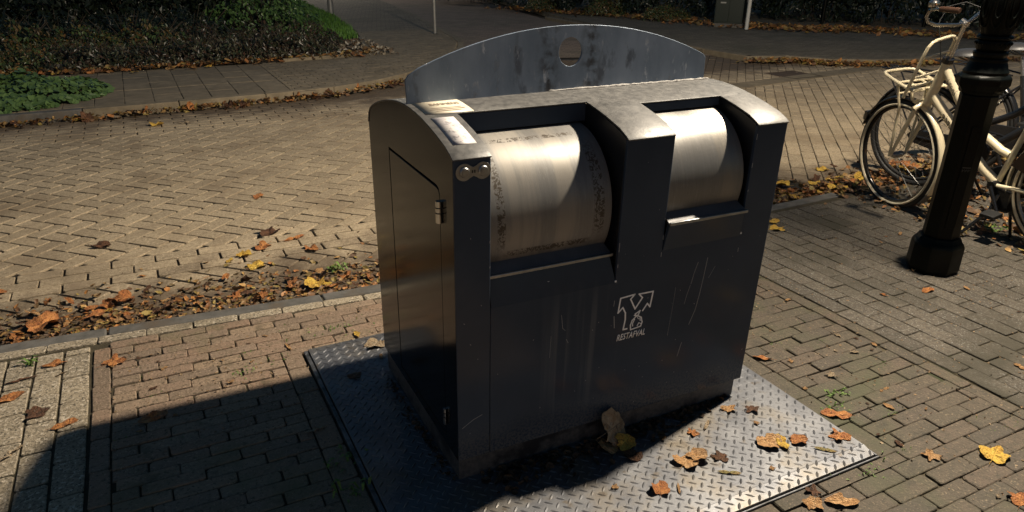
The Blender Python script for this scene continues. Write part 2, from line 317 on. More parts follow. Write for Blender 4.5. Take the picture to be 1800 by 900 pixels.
# drum: brushed stainless with the glue residue of a removed square sticker
def drum_material(name, xa, xb, za, zb, on, k=1.0, met=.6):
    M, N, L, b = mat(name, (.375 * k, .362 * k, .342 * k), .40, met, c2=(.325 * k, .314 * k, .295 * k), nscale=9, rough2=.52, coords='obj', stretch=(14, 1, 1), detail=5, aniso=.3,
                     stain=[(30, .60, .68, (.30, .285, .26)), (.6, .52, .62, (.27, .25, .22))], bump=.00025, bscale=40)
    if on:
        tc = N.new('ShaderNodeTexCoord'); sp = N.new('ShaderNodeSeparateXYZ'); L.new(tc.outputs['Object'], sp.inputs[0])
        def band(src, c, wd):
            a = N.new('ShaderNodeMath'); a.operation = 'SUBTRACT'; L.new(src, a.inputs[0]); a.inputs[1].default_value = c
            d = N.new('ShaderNodeMath'); d.operation = 'ABSOLUTE'; L.new(a.outputs[0], d.inputs[0])
            r = N.new('ShaderNodeMapRange'); r.inputs[1].default_value = wd; r.inputs[2].default_value = wd * .7; L.new(d.outputs[0], r.inputs[0]); return r.outputs[0]
        def mul(a, c):
            t = N.new('ShaderNodeMath'); t.operation = 'MULTIPLY'; L.new(a, t.inputs[0]); L.new(c, t.inputs[1]); return t.outputs[0]
        def mxx(a, c):
            t = N.new('ShaderNodeMath'); t.operation = 'MAXIMUM'; L.new(a, t.inputs[0]); L.new(c, t.inputs[1]); return t.outputs[0]
        zr = band(sp.outputs[2], (za + zb) / 2, abs(zb - za) / 2); xr = band(sp.outputs[0], (xa + xb) / 2, (xb - xa) / 2)
        f = mxx(mul(mxx(band(sp.outputs[0], xa, .016), band(sp.outputs[0], xb, .022)), zr), mul(mxx(band(sp.outputs[2], za, .012), band(sp.outputs[2], zb, .004)), xr))
        n = N.new('ShaderNodeTexNoise'); n.inputs['Scale'].default_value = 75; n.inputs['Detail'].default_value = 5; n.inputs['Distortion'].default_value = 1.5; L.new(tc.outputs['Object'], n.inputs['Vector'])
        r = N.new('ShaderNodeMapRange'); r.inputs[1].default_value = .47; r.inputs[2].default_value = .53; L.new(n.outputs[0], r.inputs[0])
        f = mul(f, r.outputs[0])
        t = N.new('ShaderNodeMix'); t.data_type = 'RGBA'; L.new(f, t.inputs[0]); L.new(b.inputs['Base Color'].links[0].from_socket, t.inputs[6]); t.inputs[7].default_value = (.055, .042, .028, 1)
        L.new(t.outputs[2], b.inputs['Base Color'])
        t2 = N.new('ShaderNodeMath'); t2.operation = 'SUBTRACT'; t2.inputs[0].default_value = met; L.new(f, t2.inputs[1]); L.new(t2.outputs[0], b.inputs['Metallic'])
    return M
M_drum1 = drum_material('brushed_drum', .165, .505, .775, 1.085, True, .55, .35)
M_drum2 = drum_material('brushed_drum_clean', 0, 1, 0, 1, False, .62)
M_plate = simple('checker_steel', (0.1690, 0.1724, 0.1823), .44, .62, c2=(0.0977, 0.1018, 0.1146), nscale=6, rough2=.58, detail=7, bump=.0004, bscale=120,
                 stain=[(3.5, .50, .68, (0.1615, 0.1413, 0.1130)), (14, .60, .70, (0.0969, 0.0808, 0.0646)), (30, .64, .72, (0.0808, 0.0646, 0.0484))])

# ------------------------------------------------------------------ paving pieces
def brick_mesh(name, l, wd, h, mt, seed, ch0=.0028):
    r = random.Random(seed); j = lambda s: r.uniform(-s, s)
    a = [(-l / 2 + j(.0028), -wd / 2 + j(.002)), (l / 2 + j(.0028), -wd / 2 + j(.002)), (l / 2 + j(.0028), wd / 2 + j(.002)), (-l / 2 + j(.0028), wd / 2 + j(.002))]
    ch = ch0 + r.random() * .0015
    out = []
    for i, (x, y) in enumerate(a):      # chipped, slightly cut corners
        p, n = Vector(a[i - 1]), Vector(a[(i + 1) % 4]); c = Vector((x, y)); k = .004 + r.random() * .006
        out += [c + (p - c).normalized() * k, c + (n - c).normalized() * k]
    cz = Vector((0, 0))
    top = [(v * (1 - 2 * ch / wd)) if False else Vector((v.x - math.copysign(ch, v.x), v.y - math.copysign(ch, v.y))) for v in out]
    n = 8; vs = [(v.x, v.y, -j(.0004)) for v in top] + [(v.x, v.y, -ch * .8) for v in out] + [(v.x, v.y, -h) for v in out]
    fs = [tuple(range(8))]
    for i in range(8):
        k = (i + 1) % 8; fs += [(8 + i, 8 + k, k, i), (16 + i, 16 + k, 8 + k, 8 + i)]
    m_ = MB(); m_.add(vs, fs); return m_
class Field:
    """a paved surface: up to `maxp` pieces as parts, the rest joined as one part"""
    def __init__(s, parent, piece, l, wd, h, mt, maxp=300, jit=.0018, ch=.0028):
        s.parent = parent; s.piece = piece; s.mt = mt; s.jit = jit; s.maxp = maxp; s.h = h
        s.var = [brick_mesh(piece, l, wd, h, mt, k * 7 + 3, ch) for k in range(6)]; s.items = []; s.polys = []
    def put(s, x, y, z, rot):
        s.items.append((x, y, z + random.gauss(0, s.jit * .6), rot, random.gauss(0, .007), random.gauss(0, .004)))
    def finish(s):
        sc = []
        for i, it in enumerate(s.items):
            d = seen(it[0], it[1], it[2]); sc.append((d if d else 1e6, i))
        sc.sort(); pick = set(i for d, i in sc[:s.maxp] if d < 1e5)
        meshes = [v.mesh(s.piece, s.mt) for v in s.var]
        rest = MB(); rv = [v for v in s.var]
        for i, (x, y, z, ro, tx, ty) in enumerate(s.items):
            k = i * 7919 % 6
            if i in pick:
                o = bpy.data.objects.new(s.piece, meshes[k]); o.location = (x, y, z); o.rotation_euler = (tx, ty, ro); o.parent = s.parent; link(o)
            else:
                c, sn = math.cos(ro), math.sin(ro); v = rv[k]
                rest.add([(x + c * a - sn * b_, y + sn * a + c * b_, z + q - ty * a + tx * b_) for a, b_, q in v.v], v.f, random.random())
        for poly, z in s.polys:
            n = len(poly); cx = sum(p[0] for p in poly) / n; cy = sum(p[1] for p in poly) / n
            def ins(p, d):
                v = Vector((p[0] - cx, p[1] - cy)); L_ = v.length; return (cx + v.x * (1 - d / max(L_, .01)), cy + v.y * (1 - d / max(L_, .01)))
            z2 = z + random.gauss(0, s.jit * .6)
            vs = [(*ins(p, .006), z2) for p in poly] + [(*ins(p, .002), z2 - .004) for p in poly] + [(*ins(p, .002), z2 - s.h) for p in poly]
            fs = [tuple(range(n))]
            for i in range(n): k = (i + 1) % n; fs += [(n + i, n + k, k, i), (2 * n + i, 2 * n + k, n + k, n + i)]
            rest.add(vs, fs, random.random())
        if rest.v:
            o = rest.build(s.piece + '_field', s.mt, s.parent, smooth=None, kind='stuff')
def clip(poly, a, b_, c):   # keep a*x+b*y<=c
    out = []
    for i in range(len(poly)):
        p, q = poly[i], poly[(i + 1) % len(poly)]; dp = a * p[0] + b_ * p[1] - c; dq = a * q[0] + b_ * q[1] - c
        if dp <= 0: out.append(p)
        if (dp < 0) != (dq < 0) and abs(dp - dq) > 1e-9:
            t = dp / (dp - dq); out.append((p[0] + t * (q[0] - p[0]), p[1] + t * (q[1] - p[1])))
    return out
def area(p): return .5 * abs(sum(p[i][0] * p[(i + 1) % len(p)][1] - p[(i + 1) % len(p)][0] * p[i][1] for i in range(len(p)))) if len(p) > 2 else 0
def rect(x, y, l, wd, ro):
    c, s_ = math.cos(ro), math.sin(ro)
    return [(x + c * a - s_ * b_, y + s_ * a + c * b_) for a, b_ in ((-l / 2, -wd / 2), (l / 2, -wd / 2), (l / 2, wd / 2), (-l / 2, wd / 2))]
def clipped_put(F, x, y, z, l, wd, ro, planes):
    pts = rect(x, y, l, wd, ro); A = area(pts)
    for pl in planes:
        pts = clip(pts, *pl)
        if len(pts) < 3: return
    a = area(pts)
    if a > A * .97: F.put(x, y, z, ro)
    elif a > A * .12: F.polys.append((pts, z))
def sheet(name, poly, z, mt, kind='structure', parent=None, th=None):
    m_ = MB(); m_.add([(x, y, z) for x, y in poly], [tuple(range(len(poly)))])
    if th: m_ = MB().prism(poly, [], 'xy', z - th, z)
    return m_.build(name, mt, parent, smooth=None if not th else 30, kind=kind)
def interp(x, tab):
    if x <= tab[0][0]: return tab[0][1]
    for (a, b_), (c, d) in zip(tab, tab[1:]):
        if x <= c: return b_ + (d - b_) * (x - a) / (c - a)
    return tab[-1][1]
KY = [(-6, 1.95), (-1.5, 1.75), (-.9, 1.705), (-.37, 1.665), (.23, 1.61), (1, 1.6), (2.96, 1.675), (3.8, 1.70)]
def warp(x, y):   # the rows follow the gently uneven kerb line
    return y if y < .9 else y + (interp(x, KY) - 1.64) * min(1, (y - .9) / .62)
GZ, RZ = -.018, -.05
ground = sheet('ground', [(-80, -60), (120, -60), (120, 140), (-80, 140)], -.10, M_soil)

# --- near pavement
pav = MB(); pav.box(-7, 6.5, -6, 1.66, -.09, GZ - .009); pavo = pav.build('brick_pavement', M_joint, smooth=None, kind='structure')
PX0, PX1, PY0, PY1 = -.259, 1.389, -.52, 1.106
for (thk, pitch, xa, xb, jo) in ((.0598, .062, -1.043, .62, 0), (.0685, .0705, .62, 2.094, 1)):
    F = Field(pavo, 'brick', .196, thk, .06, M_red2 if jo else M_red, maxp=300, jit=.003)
    for r in range(0, 64):
        y = 1.497 - r * pitch
        if y < -2.4: break
        off = (r % 2) * .10 + random.uniform(-.02, .02)
        for c in range(-2, 18):
            x = -1.04 + off + c * .201 + .1
            if x < xa - .15 or x > xb + .15: continue
            planes = [(-1, 0, -xa), (1, 0, xb)]
            hf = thk / 2
            if y > PY1 + .012 + hf or y < PY0 - .012 - hf: segs = [planes]
            else:
                segs = [planes + [(1, 0, -.372)], planes + [(-1, 0, -1.492)]]
                mid = planes + [(-1, 0, .372), (1, 0, 1.492)]
                if y > PY1 - hf: segs.append(mid + [(0, -1, -(PY1 + .012))])
                elif y < PY0 + hf: segs.append(mid + [(0, 1, PY0 - .012)])
            for sg in segs: clipped_put(F, x, warp(x, y), GZ, .196, thk, random.gauss(0, .006), sg)
    F.finish()
F = Field(pavo, 'brick', .196, .064, .06, M_red)
for k in range(-12, 9):       # border columns beside the plate and between the paving kinds
    y = .1 + k * .2
    clipped_put(F, -1.079, y + .02, GZ, .196, .064, PI / 2 + random.gauss(0, .01), [(0, 1, 1.553)])
    if PY0 - .1 < y < PY1 - .05:
        pass
F.finish()
F = Field(pavo, 'brick', .196, .084, .06, M_red)
for k in range(-12, 8):
    y = .1 + k * .2
    clipped_put(F, -.327, y, GZ, .196, .084, PI / 2 + random.gauss(0, .012), [(0, 1, 1.128), (0, -1, .55)])
F.finish()
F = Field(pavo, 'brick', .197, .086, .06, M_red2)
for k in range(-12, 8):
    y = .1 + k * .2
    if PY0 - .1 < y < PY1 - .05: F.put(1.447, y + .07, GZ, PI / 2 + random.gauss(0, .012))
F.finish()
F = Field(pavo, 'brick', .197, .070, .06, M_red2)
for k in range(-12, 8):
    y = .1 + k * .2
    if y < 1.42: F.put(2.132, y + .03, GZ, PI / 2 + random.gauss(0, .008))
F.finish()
greyo = sheet('paver_pavement', [(-6.9, -2.5), (-1.125, -2.5), (-1.125, 1.5), (-6.9, 1.7)], GZ - .007, M_joint)
F = Field(greyo, 'paver', .196, .098, .06, M_light)
for c in range(0, 22):
    x = -1.175 - c * .107
    for r in range(-14, 9):
        y = r * .203 + (c % 2) * .1 + .02
        clipped_put(F, x, y, GZ, .196, .098, PI / 2 + random.gauss(0, .006), [(0, 1, 1.585 - .07 * (x + 1.1))])
F.finish()
F = Field(greyo, 'paver', .197, .064, .06, M_light)
for c in range(-24, 17):
    x = -1.2 + c * .203
    if x < 2.1: F.put(x, interp(x, KY) - .070 + random.gauss(0, .001), GZ + .001, math.atan2(interp(x + .1, KY) - interp(x - .1, KY), .2))
F.finish()
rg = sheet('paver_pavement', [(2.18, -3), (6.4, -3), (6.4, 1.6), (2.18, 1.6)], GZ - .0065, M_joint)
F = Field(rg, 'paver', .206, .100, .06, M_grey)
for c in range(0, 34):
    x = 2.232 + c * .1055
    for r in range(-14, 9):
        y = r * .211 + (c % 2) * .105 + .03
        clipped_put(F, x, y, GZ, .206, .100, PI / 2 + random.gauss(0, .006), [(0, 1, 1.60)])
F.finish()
# kerb stones of the near pavement
kb = empty('kerb', (0, 0, 0)); kb['kind'] = 'structure'
xs = [-6, -5, -4, -3.05, -2.05, -1.06, -.07, .92, 1.9, 2.86, 3.76]
for a, c in zip(xs, xs[1:]):
    ya, yc = interp(a, KY), interp(c, KY)
    m_ = MB().prism([(a + .004, ya - .035), (c - .004, yc - .035), (c - .004, yc + .055), (a + .004, ya + .055)], [], 'xy', -.12, GZ - .002)
    m_.build('kerb_stone', M_kerb, kb, bevel=.008)
for a, c in ((1.62, .72), (.71, -.25), (-.26, -1.2)):   # kerb return beside the bicycle bay
    m_ = MB().prism([(3.70, c), (3.76, c), (3.76, a), (3.70, a)], [], 'xy', -.12, GZ - .008)
    m_.build('kerb_stone', M_kerb, kb, bevel=.006)

# --- road
road = sheet('road', [(-40, 1.6), (9.2, 1.6), (60, 1.2), (60, 4), (16, 4.9), (9.9, 6.4), (8.3, 8.5), (4.3, 9.8), (2.3, 7.8), (-1.3, 7.2), (-40, 6.7)], RZ - .012, M_joint_road)
F = Field(road, 'brick', .2215, .1045, .06, M_road, jit=.0014, ch=.0022)
P2 = .2335; U = P2 / 2
def far_kerb_y(x): return interp(x, [(-40, 6.55), (-8, 6.85), (-1.3, 7.12), (.13, 7.2), (1.44, 7.33), (2.3, 7.8), (3.4, 8.8), (4.3, 10.1)])
# herringbone at 45 degrees between the edge courses, left part of the road
ca = math.cos(-PI / 4); sa = math.sin(-PI / 4)
for i in range(-90, 90):
    for j in range(-90, 90):
        k = (i + j) % 4     # classic 2:1 herringbone on a unit grid
        if (i - j) % 4 == 0: bx, by, ro = i + 1, j + .5, 0
        elif (i - j) % 4 == 3: bx, by, ro = i + .5, j + 1, PI / 2
        else: continue
        gx, gy = bx * U, by * U
        x = -.3 + ca * gx - sa * gy; y = 4.0 + sa * gx + ca * gy
        if not (-7 < x < 3.6 and 1.7 < y < 6.3): continue
        ed = [(1, .55, 5.0)]
        if y > 2.55: clipped_put(F, x, y, RZ, .2215, .1045, ro - PI / 4 + random.gauss(0, .006), ed + [(0, -1, -2.735), (0, 1, 6.13)])
        else: clipped_put(F, x, y, RZ, .2215, .1045, ro - PI / 4 + random.gauss(0, .01), ed + [(0, 1, 2.375), (0, -1, -1.70)])
for yy, n0 in ((2.438, 0), (2.555, 1), (2.672, 0), (6.195, 0), (6.312, 1), (6.429, 0), (6.546, 1), (6.663, 0), (6.78, 1), (6.897, 0), (7.014, 1), (7.131, 0), (7.248, 1)):
    for c in range(-36, 26):
        x = c * .2335 + n0 * .117
        if x > (3.6 if yy < 3 else 3.2): continue
        if yy > 6.6 and yy > far_kerb_y(x) - .06: continue
        F.put(x, yy, RZ, random.gauss(0, .004))
F.finish()
F = Field(road, 'brick', .2185, .1115, .06, M_road, jit=.0022, ch=.0022)
# right part: courses laid across the bend
ang = math.radians(47); c_, s_ = math.cos(ang), math.sin(ang)
for a in range(-12, 62):
    for b_ in range(-52, 56):
        lx = a * .2335; ly = b_ * .1185
        lx += (b_ % 2) * .117
        x = 3.4 + c_ * lx - s_ * ly; y = 2.0 + s_ * lx + c_ * ly
        if y < 1.65 or x > 17 or y > 9.5: continue
        q = pix(x, y, RZ)
        if x > 9 and (q is None or q[0] > 1900 or q[1] < 60): continue
        if x < 4.7 and y > far_kerb_y(x) - .12: continue
        ky = interp(x, [(3, 9.5), (8.2, 8.3), (8.3, 7.4), (8.9, 7.15), (9.2, 6.6), (9.9, 6.15), (11, 5.9), (17, 4.8)])
        dl = x * -s_ + y * c_
        clipped_put(F, x, y, RZ, .2185, .1115, ang + random.gauss(0, .009), [(-1, -.55, -5.0), (0, -1, -1.74), (0, 1, ky - .05)])
F.finish()
# --- far pavement
far = sheet('far_pavement', [(-40, 6.7), (-8, 6.95), (-1.3, 7.24), (.13, 7.32), (1.44, 7.44), (2.3, 7.9), (3.4, 8.9), (4.3, 10.2), (4.85, 11.4), (5.15, 12.8), (5.9, 16.6), (6.5, 20), (9, 40),
                             (5, 40), (4.4, 26), (4.0, 17.6), (3.35, 13.25), (2.85, 10.6), (2.4, 10.0), (1.3, 9.85), (-.3, 9.98), (-1.4, 9.85), (-2.4, 10.2), (-40, 10.6)], .035, M_joint)
M_farbrick, N, L, b = mat('far_brick_paving', (.22, .18, .12), .85, c2=(.15, .12, .08), nscale=3, speck=[(60, .62, .68, (.42, .38, .30))], stain=[(.8, .5, .68, (.13, .115, .07))])
def brick_over(N, L, b, rot, sc, joint):
    g = N.new('ShaderNodeNewGeometry'); mp = N.new('ShaderNodeMapping'); mp.inputs['Rotation'].default_value = (0, 0, rot); L.new(g.outputs['Position'], mp.inputs[0])
    t = N.new('ShaderNodeTexBrick'); t.inputs['Scale'].default_value = 1; t.inputs['Brick Width'].default_value = .2 * sc; t.inputs['Row Height'].default_value = .1 * sc
    t.inputs['Mortar Size'].default_value = .006; t.inputs['Color1'].default_value = (1, 1, 1, 1); t.inputs['Color2'].default_value = (.75, .75, .75, 1); t.inputs['Mortar'].default_value = (joint, joint, joint, 1)
    L.new(mp.outputs[0], t.inputs['Vector']); x = N.new('ShaderNodeMix'); x.data_type = 'RGBA'; x.blend_type = 'MULTIPLY'; x.inputs[0].default_value = 1
    L.new(b.inputs['Base Color'].links[0].from_socket, x.inputs[6]); L.new(t.outputs[0], x.inputs[7]); L.new(x.outputs[2], b.inputs['Base Color'])
    bp = N.new('ShaderNodeBump'); bp.inputs['Distance'].default_value = .004; L.new(t.outputs['Fac'], bp.inputs['Height']); bp.invert = True; L.new(bp.outputs[0], b.inputs['Normal'])
brick_over(N, L, b, .3, 1, .35)
F = Field(far, 'slab', .462, .296, .06, M_slab, jit=.002)
for c in range(-20, 8):
    for r in range(6):
        x = -.74 + c * .302; y = 7.30 + .235 + r * .468 + (c % 2) * .0
        if x > 1.0: continue
        clipped_put(F, x, y, .042, .462, .296, PI / 2 + random.gauss(0, .01), [(0, -1, -(interp(x, [(-8, 6.96), (-1.3, 7.25), (.13, 7.33), (1.44, 7.46)]) + .01)), (0, 1, 9.84)])
F.finish()
F = Field(far, 'brick', .206, .100, .05, M_slab, jit=.0015)
for a in range(-2, 40):
    for b_ in range(0, 60):
        x = .88 + a * .212 + (b_ % 2) * .1; y = 7.3 + b_ * .106
        xx = interp(y, [(7.3, 1.25), (7.45, 1.55), (7.9, 2.3), (8.9, 3.4), (10.2, 4.3), (11.4, 4.85), (12.8, 5.15), (14, 5.4)])
        x0 = interp(y, [(7, .925), (9.84, .925), (9.95, 2.3), (10.6, 2.9), (13.25, 3.4), (14, 3.5)])
        if y > 13.6: continue
        clipped_put(F, x, y, .042, .206, .1, random.gauss(0, .01), [(1, 0, xx - .05), (-1, 0, -x0)])
F.finish()
sheet('far_path', [(3.5, 13.6), (5.3, 13.6), (5.9, 16.6), (6.5, 20), (9, 40), (5, 40), (4.4, 26), (4.05, 17.6)], .041, M_farbrick)
# far kerb (raised)
fk = empty('far_kerb'); fk['kind'] = 'structure'
kp = [(-9, 6.83), (-8, 6.87), (-7, 6.91), (-6, 6.95), (-5, 7.0), (-4, 7.04), (-3.1, 7.07), (-2.2, 7.1), (-1.3, 7.13), (-.35, 7.17), (.6, 7.23), (1.44, 7.36), (2.05, 7.62), (2.6, 8.02), (3.1, 8.5), (3.6, 9.05), (4.05, 9.65), (4.45, 10.3), (4.75, 11.0), (4.98, 11.8), (5.15, 12.7), (5.4, 14), (5.65, 15.3), (5.9, 16.6), (6.5, 20)]
for k, (a, c) in enumerate(zip(kp, kp[1:])):
    a, c = Vector(a), Vector(c); d = (c - a).normalized(); n_ = Vector((-d.y, d.x)); g = d * .004
    pts = [a + g, c - g, c - g + n_ * .11, a + g + n_ * .11]
    MB().prism([(p.x, p.y) for p in pts], [], 'xy', -.12, .05).build('kerb_stone', M_kerb if k < 8 else M_slab, fk, bevel=.012)
# side road beyond, plateau on the right
M_side_road, N, L, b = mat('side_road_brick', (.31, .225, .165), .85, c2=(.25, .185, .13), nscale=2, speck=[(50, .62, .68, (.42, .33, .25))], stain=[(.5, .5, .7, (.21, .17, .11))])
brick_over(N, L, b, .78, 1, .45)
sheet('side_road', [(4.2, 9.6), (8.35, 8.2), (8.7, 12.8), (9.0, 15.6), (11, 26), (12, 40), (7, 40), (6.45, 20), (5.9, 16.6), (5.15, 12.7), (4.9, 11.4)], RZ + .001, M_side_road)
plat = sheet('raised_pavement', [(8.38, 7.55), (9.0, 7.35), (9.35, 6.8), (10, 6.4), (11, 6.12), (17, 5.05), (60, 2.0), (60, 40), (13, 40), (11.6, 26), (9.35, 15.6), (8.95, 12.8), (8.4, 8.6)], .02, M_farbrick, th=.1)
pk = empty('plateau_kerb'); pk['kind'] = 'structure'
kp = [(8.9, 15.4), (8.72, 12.9), (8.5, 10.6), (8.25, 8.5), (8.28, 7.45), (8.92, 7.22), (9.22, 6.68), (9.9, 6.25), (11, 5.98), (13, 5.6), (15, 5.26), (17, 4.9)]
for a, c in zip(kp, kp[1:]):
    a, c = Vector(a), Vector(c); d = (c - a).normalized(); n_ = Vector((-d.y, d.x)); g = d * .004
    pts = [a + g, c - g, c - g + n_ * .12, a + g + n_ * .12]
    MB().prism([(p.x, p.y) for p in pts], [], 'xy', -.12, .03).build('kerb_stone', M_slab, pk, bevel=.012)
# pale band of larger stones across the road mouth, and the sunken cover
bandp = empty('paving_band'); bandp['kind'] = 'structure'
for k in range(24):
    x = 5.1 + k * .21; y = 5.55 + k * .025
    if seen(x, y, 0, 60) is None and k % 2: continue
    MB().prism(rect(x, y, .2, .3, .12), [], 'xy', -.1, RZ + .006).build('paving_stone', M_slab, bandp, smooth=None)
dc = empty('road_cover', (7.89, 6.09, RZ + .004)); tag(dc, 'dark rusty square iron cover set flat in the brick road before the raised pavement', 'manhole cover')
fr2 = MB()
for a_ in ((-.29, .29, -.29, -.265), (-.29, .29, .265, .29), (-.29, -.265, -.2645, .2645), (.265, .29, -.2645, .2645)): fr2.box(*a_, -.05, .002)
M_rust = simple('rusty_iron', (.055, .036, .024), .85, c2=(.085, .055, .034), nscale=8, bump=.003, bscale=50)
fr2.build('frame', M_rust, dc, smooth=None); MB().box(-.262, .262, -.262, .262, -.05, -.001).build('cover_plate', M_rust, dc, smooth=None)

# ------------------------------------------------------------------ checker plate
pl = empty('steel_ground_plate', (0, 0, 0))
tag(pl, 'raised-pattern steel floor plate the dark waste container stands on', 'steel plate')
PF = -.465
MB().box(PX0, PX1, PF, PY1, -.012, 0).build('sheet', M_plate, pl, bevel=.002)
lip = MB(); lip.add([(PX0, PF, -.0003), (PX1, PF, -.0003), (PX1 - .012, PY0, -.0035), (PX0 + .004, PY0, -.0035), (PX0, PF, -.012), (PX1, PF, -.012), (PX1 - .012, PY0, -.016), (PX0 + .004, PY0, -.016)],
        [(3, 2, 1, 0), (4, 5, 6, 7), (2, 3, 7, 6), (0, 1, 5, 4), (1, 2, 6, 5), (3, 0, 4, 7)])
lip.build('hinged_edge', M_plate, pl, smooth=20)
fr = MB()
fr.box(PX0 - .020, PX0 - .003, PY0, PY1, -.06, -.006); fr.box(PX1 + .002, PX1 + .010, PY0, PY1, -.06, -.012)
fr.box(PX0 - .020, PX1 + .010, PY0 - .009, PY0 - .002, -.06, -.013); fr.box(PX0 - .020, PX1 + .010, PY1 + .002, PY1 + .010, -.06, -.012)
fr.build('frame', simple('dark_frame_steel', (.14, .145, .16), .5, .5, c2=(.035, .035, .035), nscale=20), pl, bevel=.002)
bm_ = MB(); S = .0435
def lens(x, y, z, a, tz=0):
    c, s_ = math.cos(a), math.sin(a); L_, W_, H_ = .0175, .0052, .0026
    pr = [(-L_, 0, 0), (-L_ * .5, -W_ * .85, 0), (0, -W_, 0), (L_ * .5, -W_ * .85, 0), (L_, 0, 0), (L_ * .5, W_ * .85, 0), (0, W_, 0), (-L_ * .5, W_ * .85, 0), (-L_ * .55, 0, H_), (L_ * .55, 0, H_)]
    vs = [(x + c * p - s_ * q, y + s_ * p + c * q, z + h + tz * (s_ * p + c * q)) for p, q, h in pr]
    bm_.add(vs, [(0, 1, 8), (1, 2, 9, 8), (2, 3, 9), (3, 4, 9), (4, 5, 9), (5, 6, 9), (6, 7, 8, 9), (7, 0, 8)])
i = 0
x = PX0 + .02
while x < PX1 - .01:
    y = PY0 + .012; j = 0
    while y < PY1 - .01:
        for k, (ox, oy) in enumerate(((0, 0), (S / 2, S / 2))):
            X, Y = x + ox, y + oy
            if .02 < X < 1.17 and .03 < Y < .78: continue
            if X > PX1 - .015 or Y > PY1 - .015: continue
            z = 0 if Y > PF else -(PF - Y) * .06
            lens(X, Y, z - .0002, PI / 4 * (1 if k == 0 else -1), 0 if Y > PF else .06)
        y += S; j += 1
    x += S; i += 1
bm_.build('tread_pattern', M_plate, pl, smooth=25, kind='stuff')

# ------------------------------------------------------------------ waste container
wc = empty('waste_container', (0, 0, 0))
tag(wc, 'dark blue-black underground waste container with two steel drums and arched backboard', 'waste container')
wc.matrix_world = Matrix(((1, .00966, .0063, 0), (-.00966, 1, -.0157, 0), (-.0063, .0157, 1, 0), (0, 0, 0, 1)))
wc.matrix_world = Matrix.Rotation(-.0097, 4, 'Z') @ Matrix.Rotation(.0063, 4, 'Y') @ Matrix.Rotation(.0157, 4, 'X')
W, D = 1.21, .82
PROF = [(0, 1.1), (.012, 1.108), (.05, 1.124), (.117, 1.141), (.17, 1.152), (.226, 1.162), (.284, 1.169), (.345, 1.173), (.398, 1.1735), (.455, 1.170), (.514, 1.163), (.577, 1.152), (.643, 1.137), (.714, 1.116), (.76, 1.099), (.79, 1.083), (.808, 1.064), (.82, 1.03)]
def pz(y): return interp(y, PROF)
SK = .082
door = [(.585, .12), (.112, .12), (.112, .965), (.119, .979), (.135, .985), (.585, .985)]
def grow(poly, d):
    cy = sum(p[0] for p in poly) / len(poly); cz = sum(p[1] for p in poly) / len(poly)
    return [(p[0] + math.copysign(d, p[0] - cy), p[1] + math.copysign(d * (2.4 if p[1] > cz else 1), p[1] - cz)) for p in poly]
outer = [(.004, SK)] + [(max(y, .004), z - .002) for y, z in PROF] + [(.818, SK)]
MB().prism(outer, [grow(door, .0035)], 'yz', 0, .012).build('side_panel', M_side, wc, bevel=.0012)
dr = MB().prism(door, [], 'yz', .0008, .014).build('service_door', M_side, wc, bevel=.0015)
MB().prism(grow(door, .0032), [], 'yz', .0142, .018).build('door_gap', M_gap, wc, smooth=None)
for (hz, hl, r) in ((.922, .066, .0105), (.202, .06, .0065)):
    m_ = MB(); m_.tube([(-.006, .100, hz - hl / 2), (-.006, .100, hz + hl / 2)], r, 14)
    h = m_.build('hinge', M_chrome, dr)
    m_ = MB(); m_.tube([(-.006, .100, hz - .004), (-.006, .100, hz - .001)], r * 1.06, 14); m_.tube([(-.006, .100, hz + .012), (-.006, .100, hz + .015)], r * 1.06, 14); m_.build('hinge_joint', M_gap, dr)
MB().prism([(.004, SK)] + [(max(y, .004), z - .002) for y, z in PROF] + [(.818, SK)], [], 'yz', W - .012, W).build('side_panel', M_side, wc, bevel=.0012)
MB().box(.004, W - .004, .806, .818, SK, 1.02).build('rear_panel', M_side, wc, bevel=.001)
# front
MB().box(0.0005, .1122, 0, .012, SK, 1.0985).build('corner_pillar', M_paint, wc, bevel=.002)
fp = [(.1136, SK), (W - .0005, SK), (W - .0005, 1.0985), (1.078, 1.0985), (1.078, .715), (.742, .715), (.742, 1.0985), (.565, 1.0985), (.565, .631), (.1136, .631)]
MB().prism(fp, [], 'xz', 0.0004, .012).build('front_panel', M_paint, wc, bevel=.002)
MB().box(.003, W - .028, .006, .79, -.002, SK + .004).build('skirting', M_skirt, wc, bevel=.002)
# curved top with the two cut-outs
xs_ = [-.0025, .114, .565, .742, 1.078, W + .0025]
ys_ = sorted(set([y for y, z in PROF] + [.20, .25]))
ys_[0] = -.003
tv = []; tf = []
for y in ys_:
    for x in xs_: tv.append((x, y, (pz(y) if y >= 0 else 1.0985) + .002))
for i in range(len(ys_) - 1):
    for j in range(len(xs_) - 1):
        ym = (ys_[i] + ys_[i + 1]) / 2
        if j == 1 and ym < .25: continue
        if j == 3 and ym < .20: continue
        k = i * len(xs_) + j; tf.append((k, k + 1, k + 1 + len(xs_), k + len(xs_)))
tm = MB().add(tv, tf); to = tm.build('top_cover', M_top, wc, smooth=40)
so = to.modifiers.new('solid', 'SOLIDIFY'); so.thickness = .005; so.offset = -1
bv = to.modifiers.new('bevel', 'BEVEL'); bv.width = .0012; bv.segments = 2; bv.limit_method = 'ANGLE'; bv.angle_limit = math.radians(50)
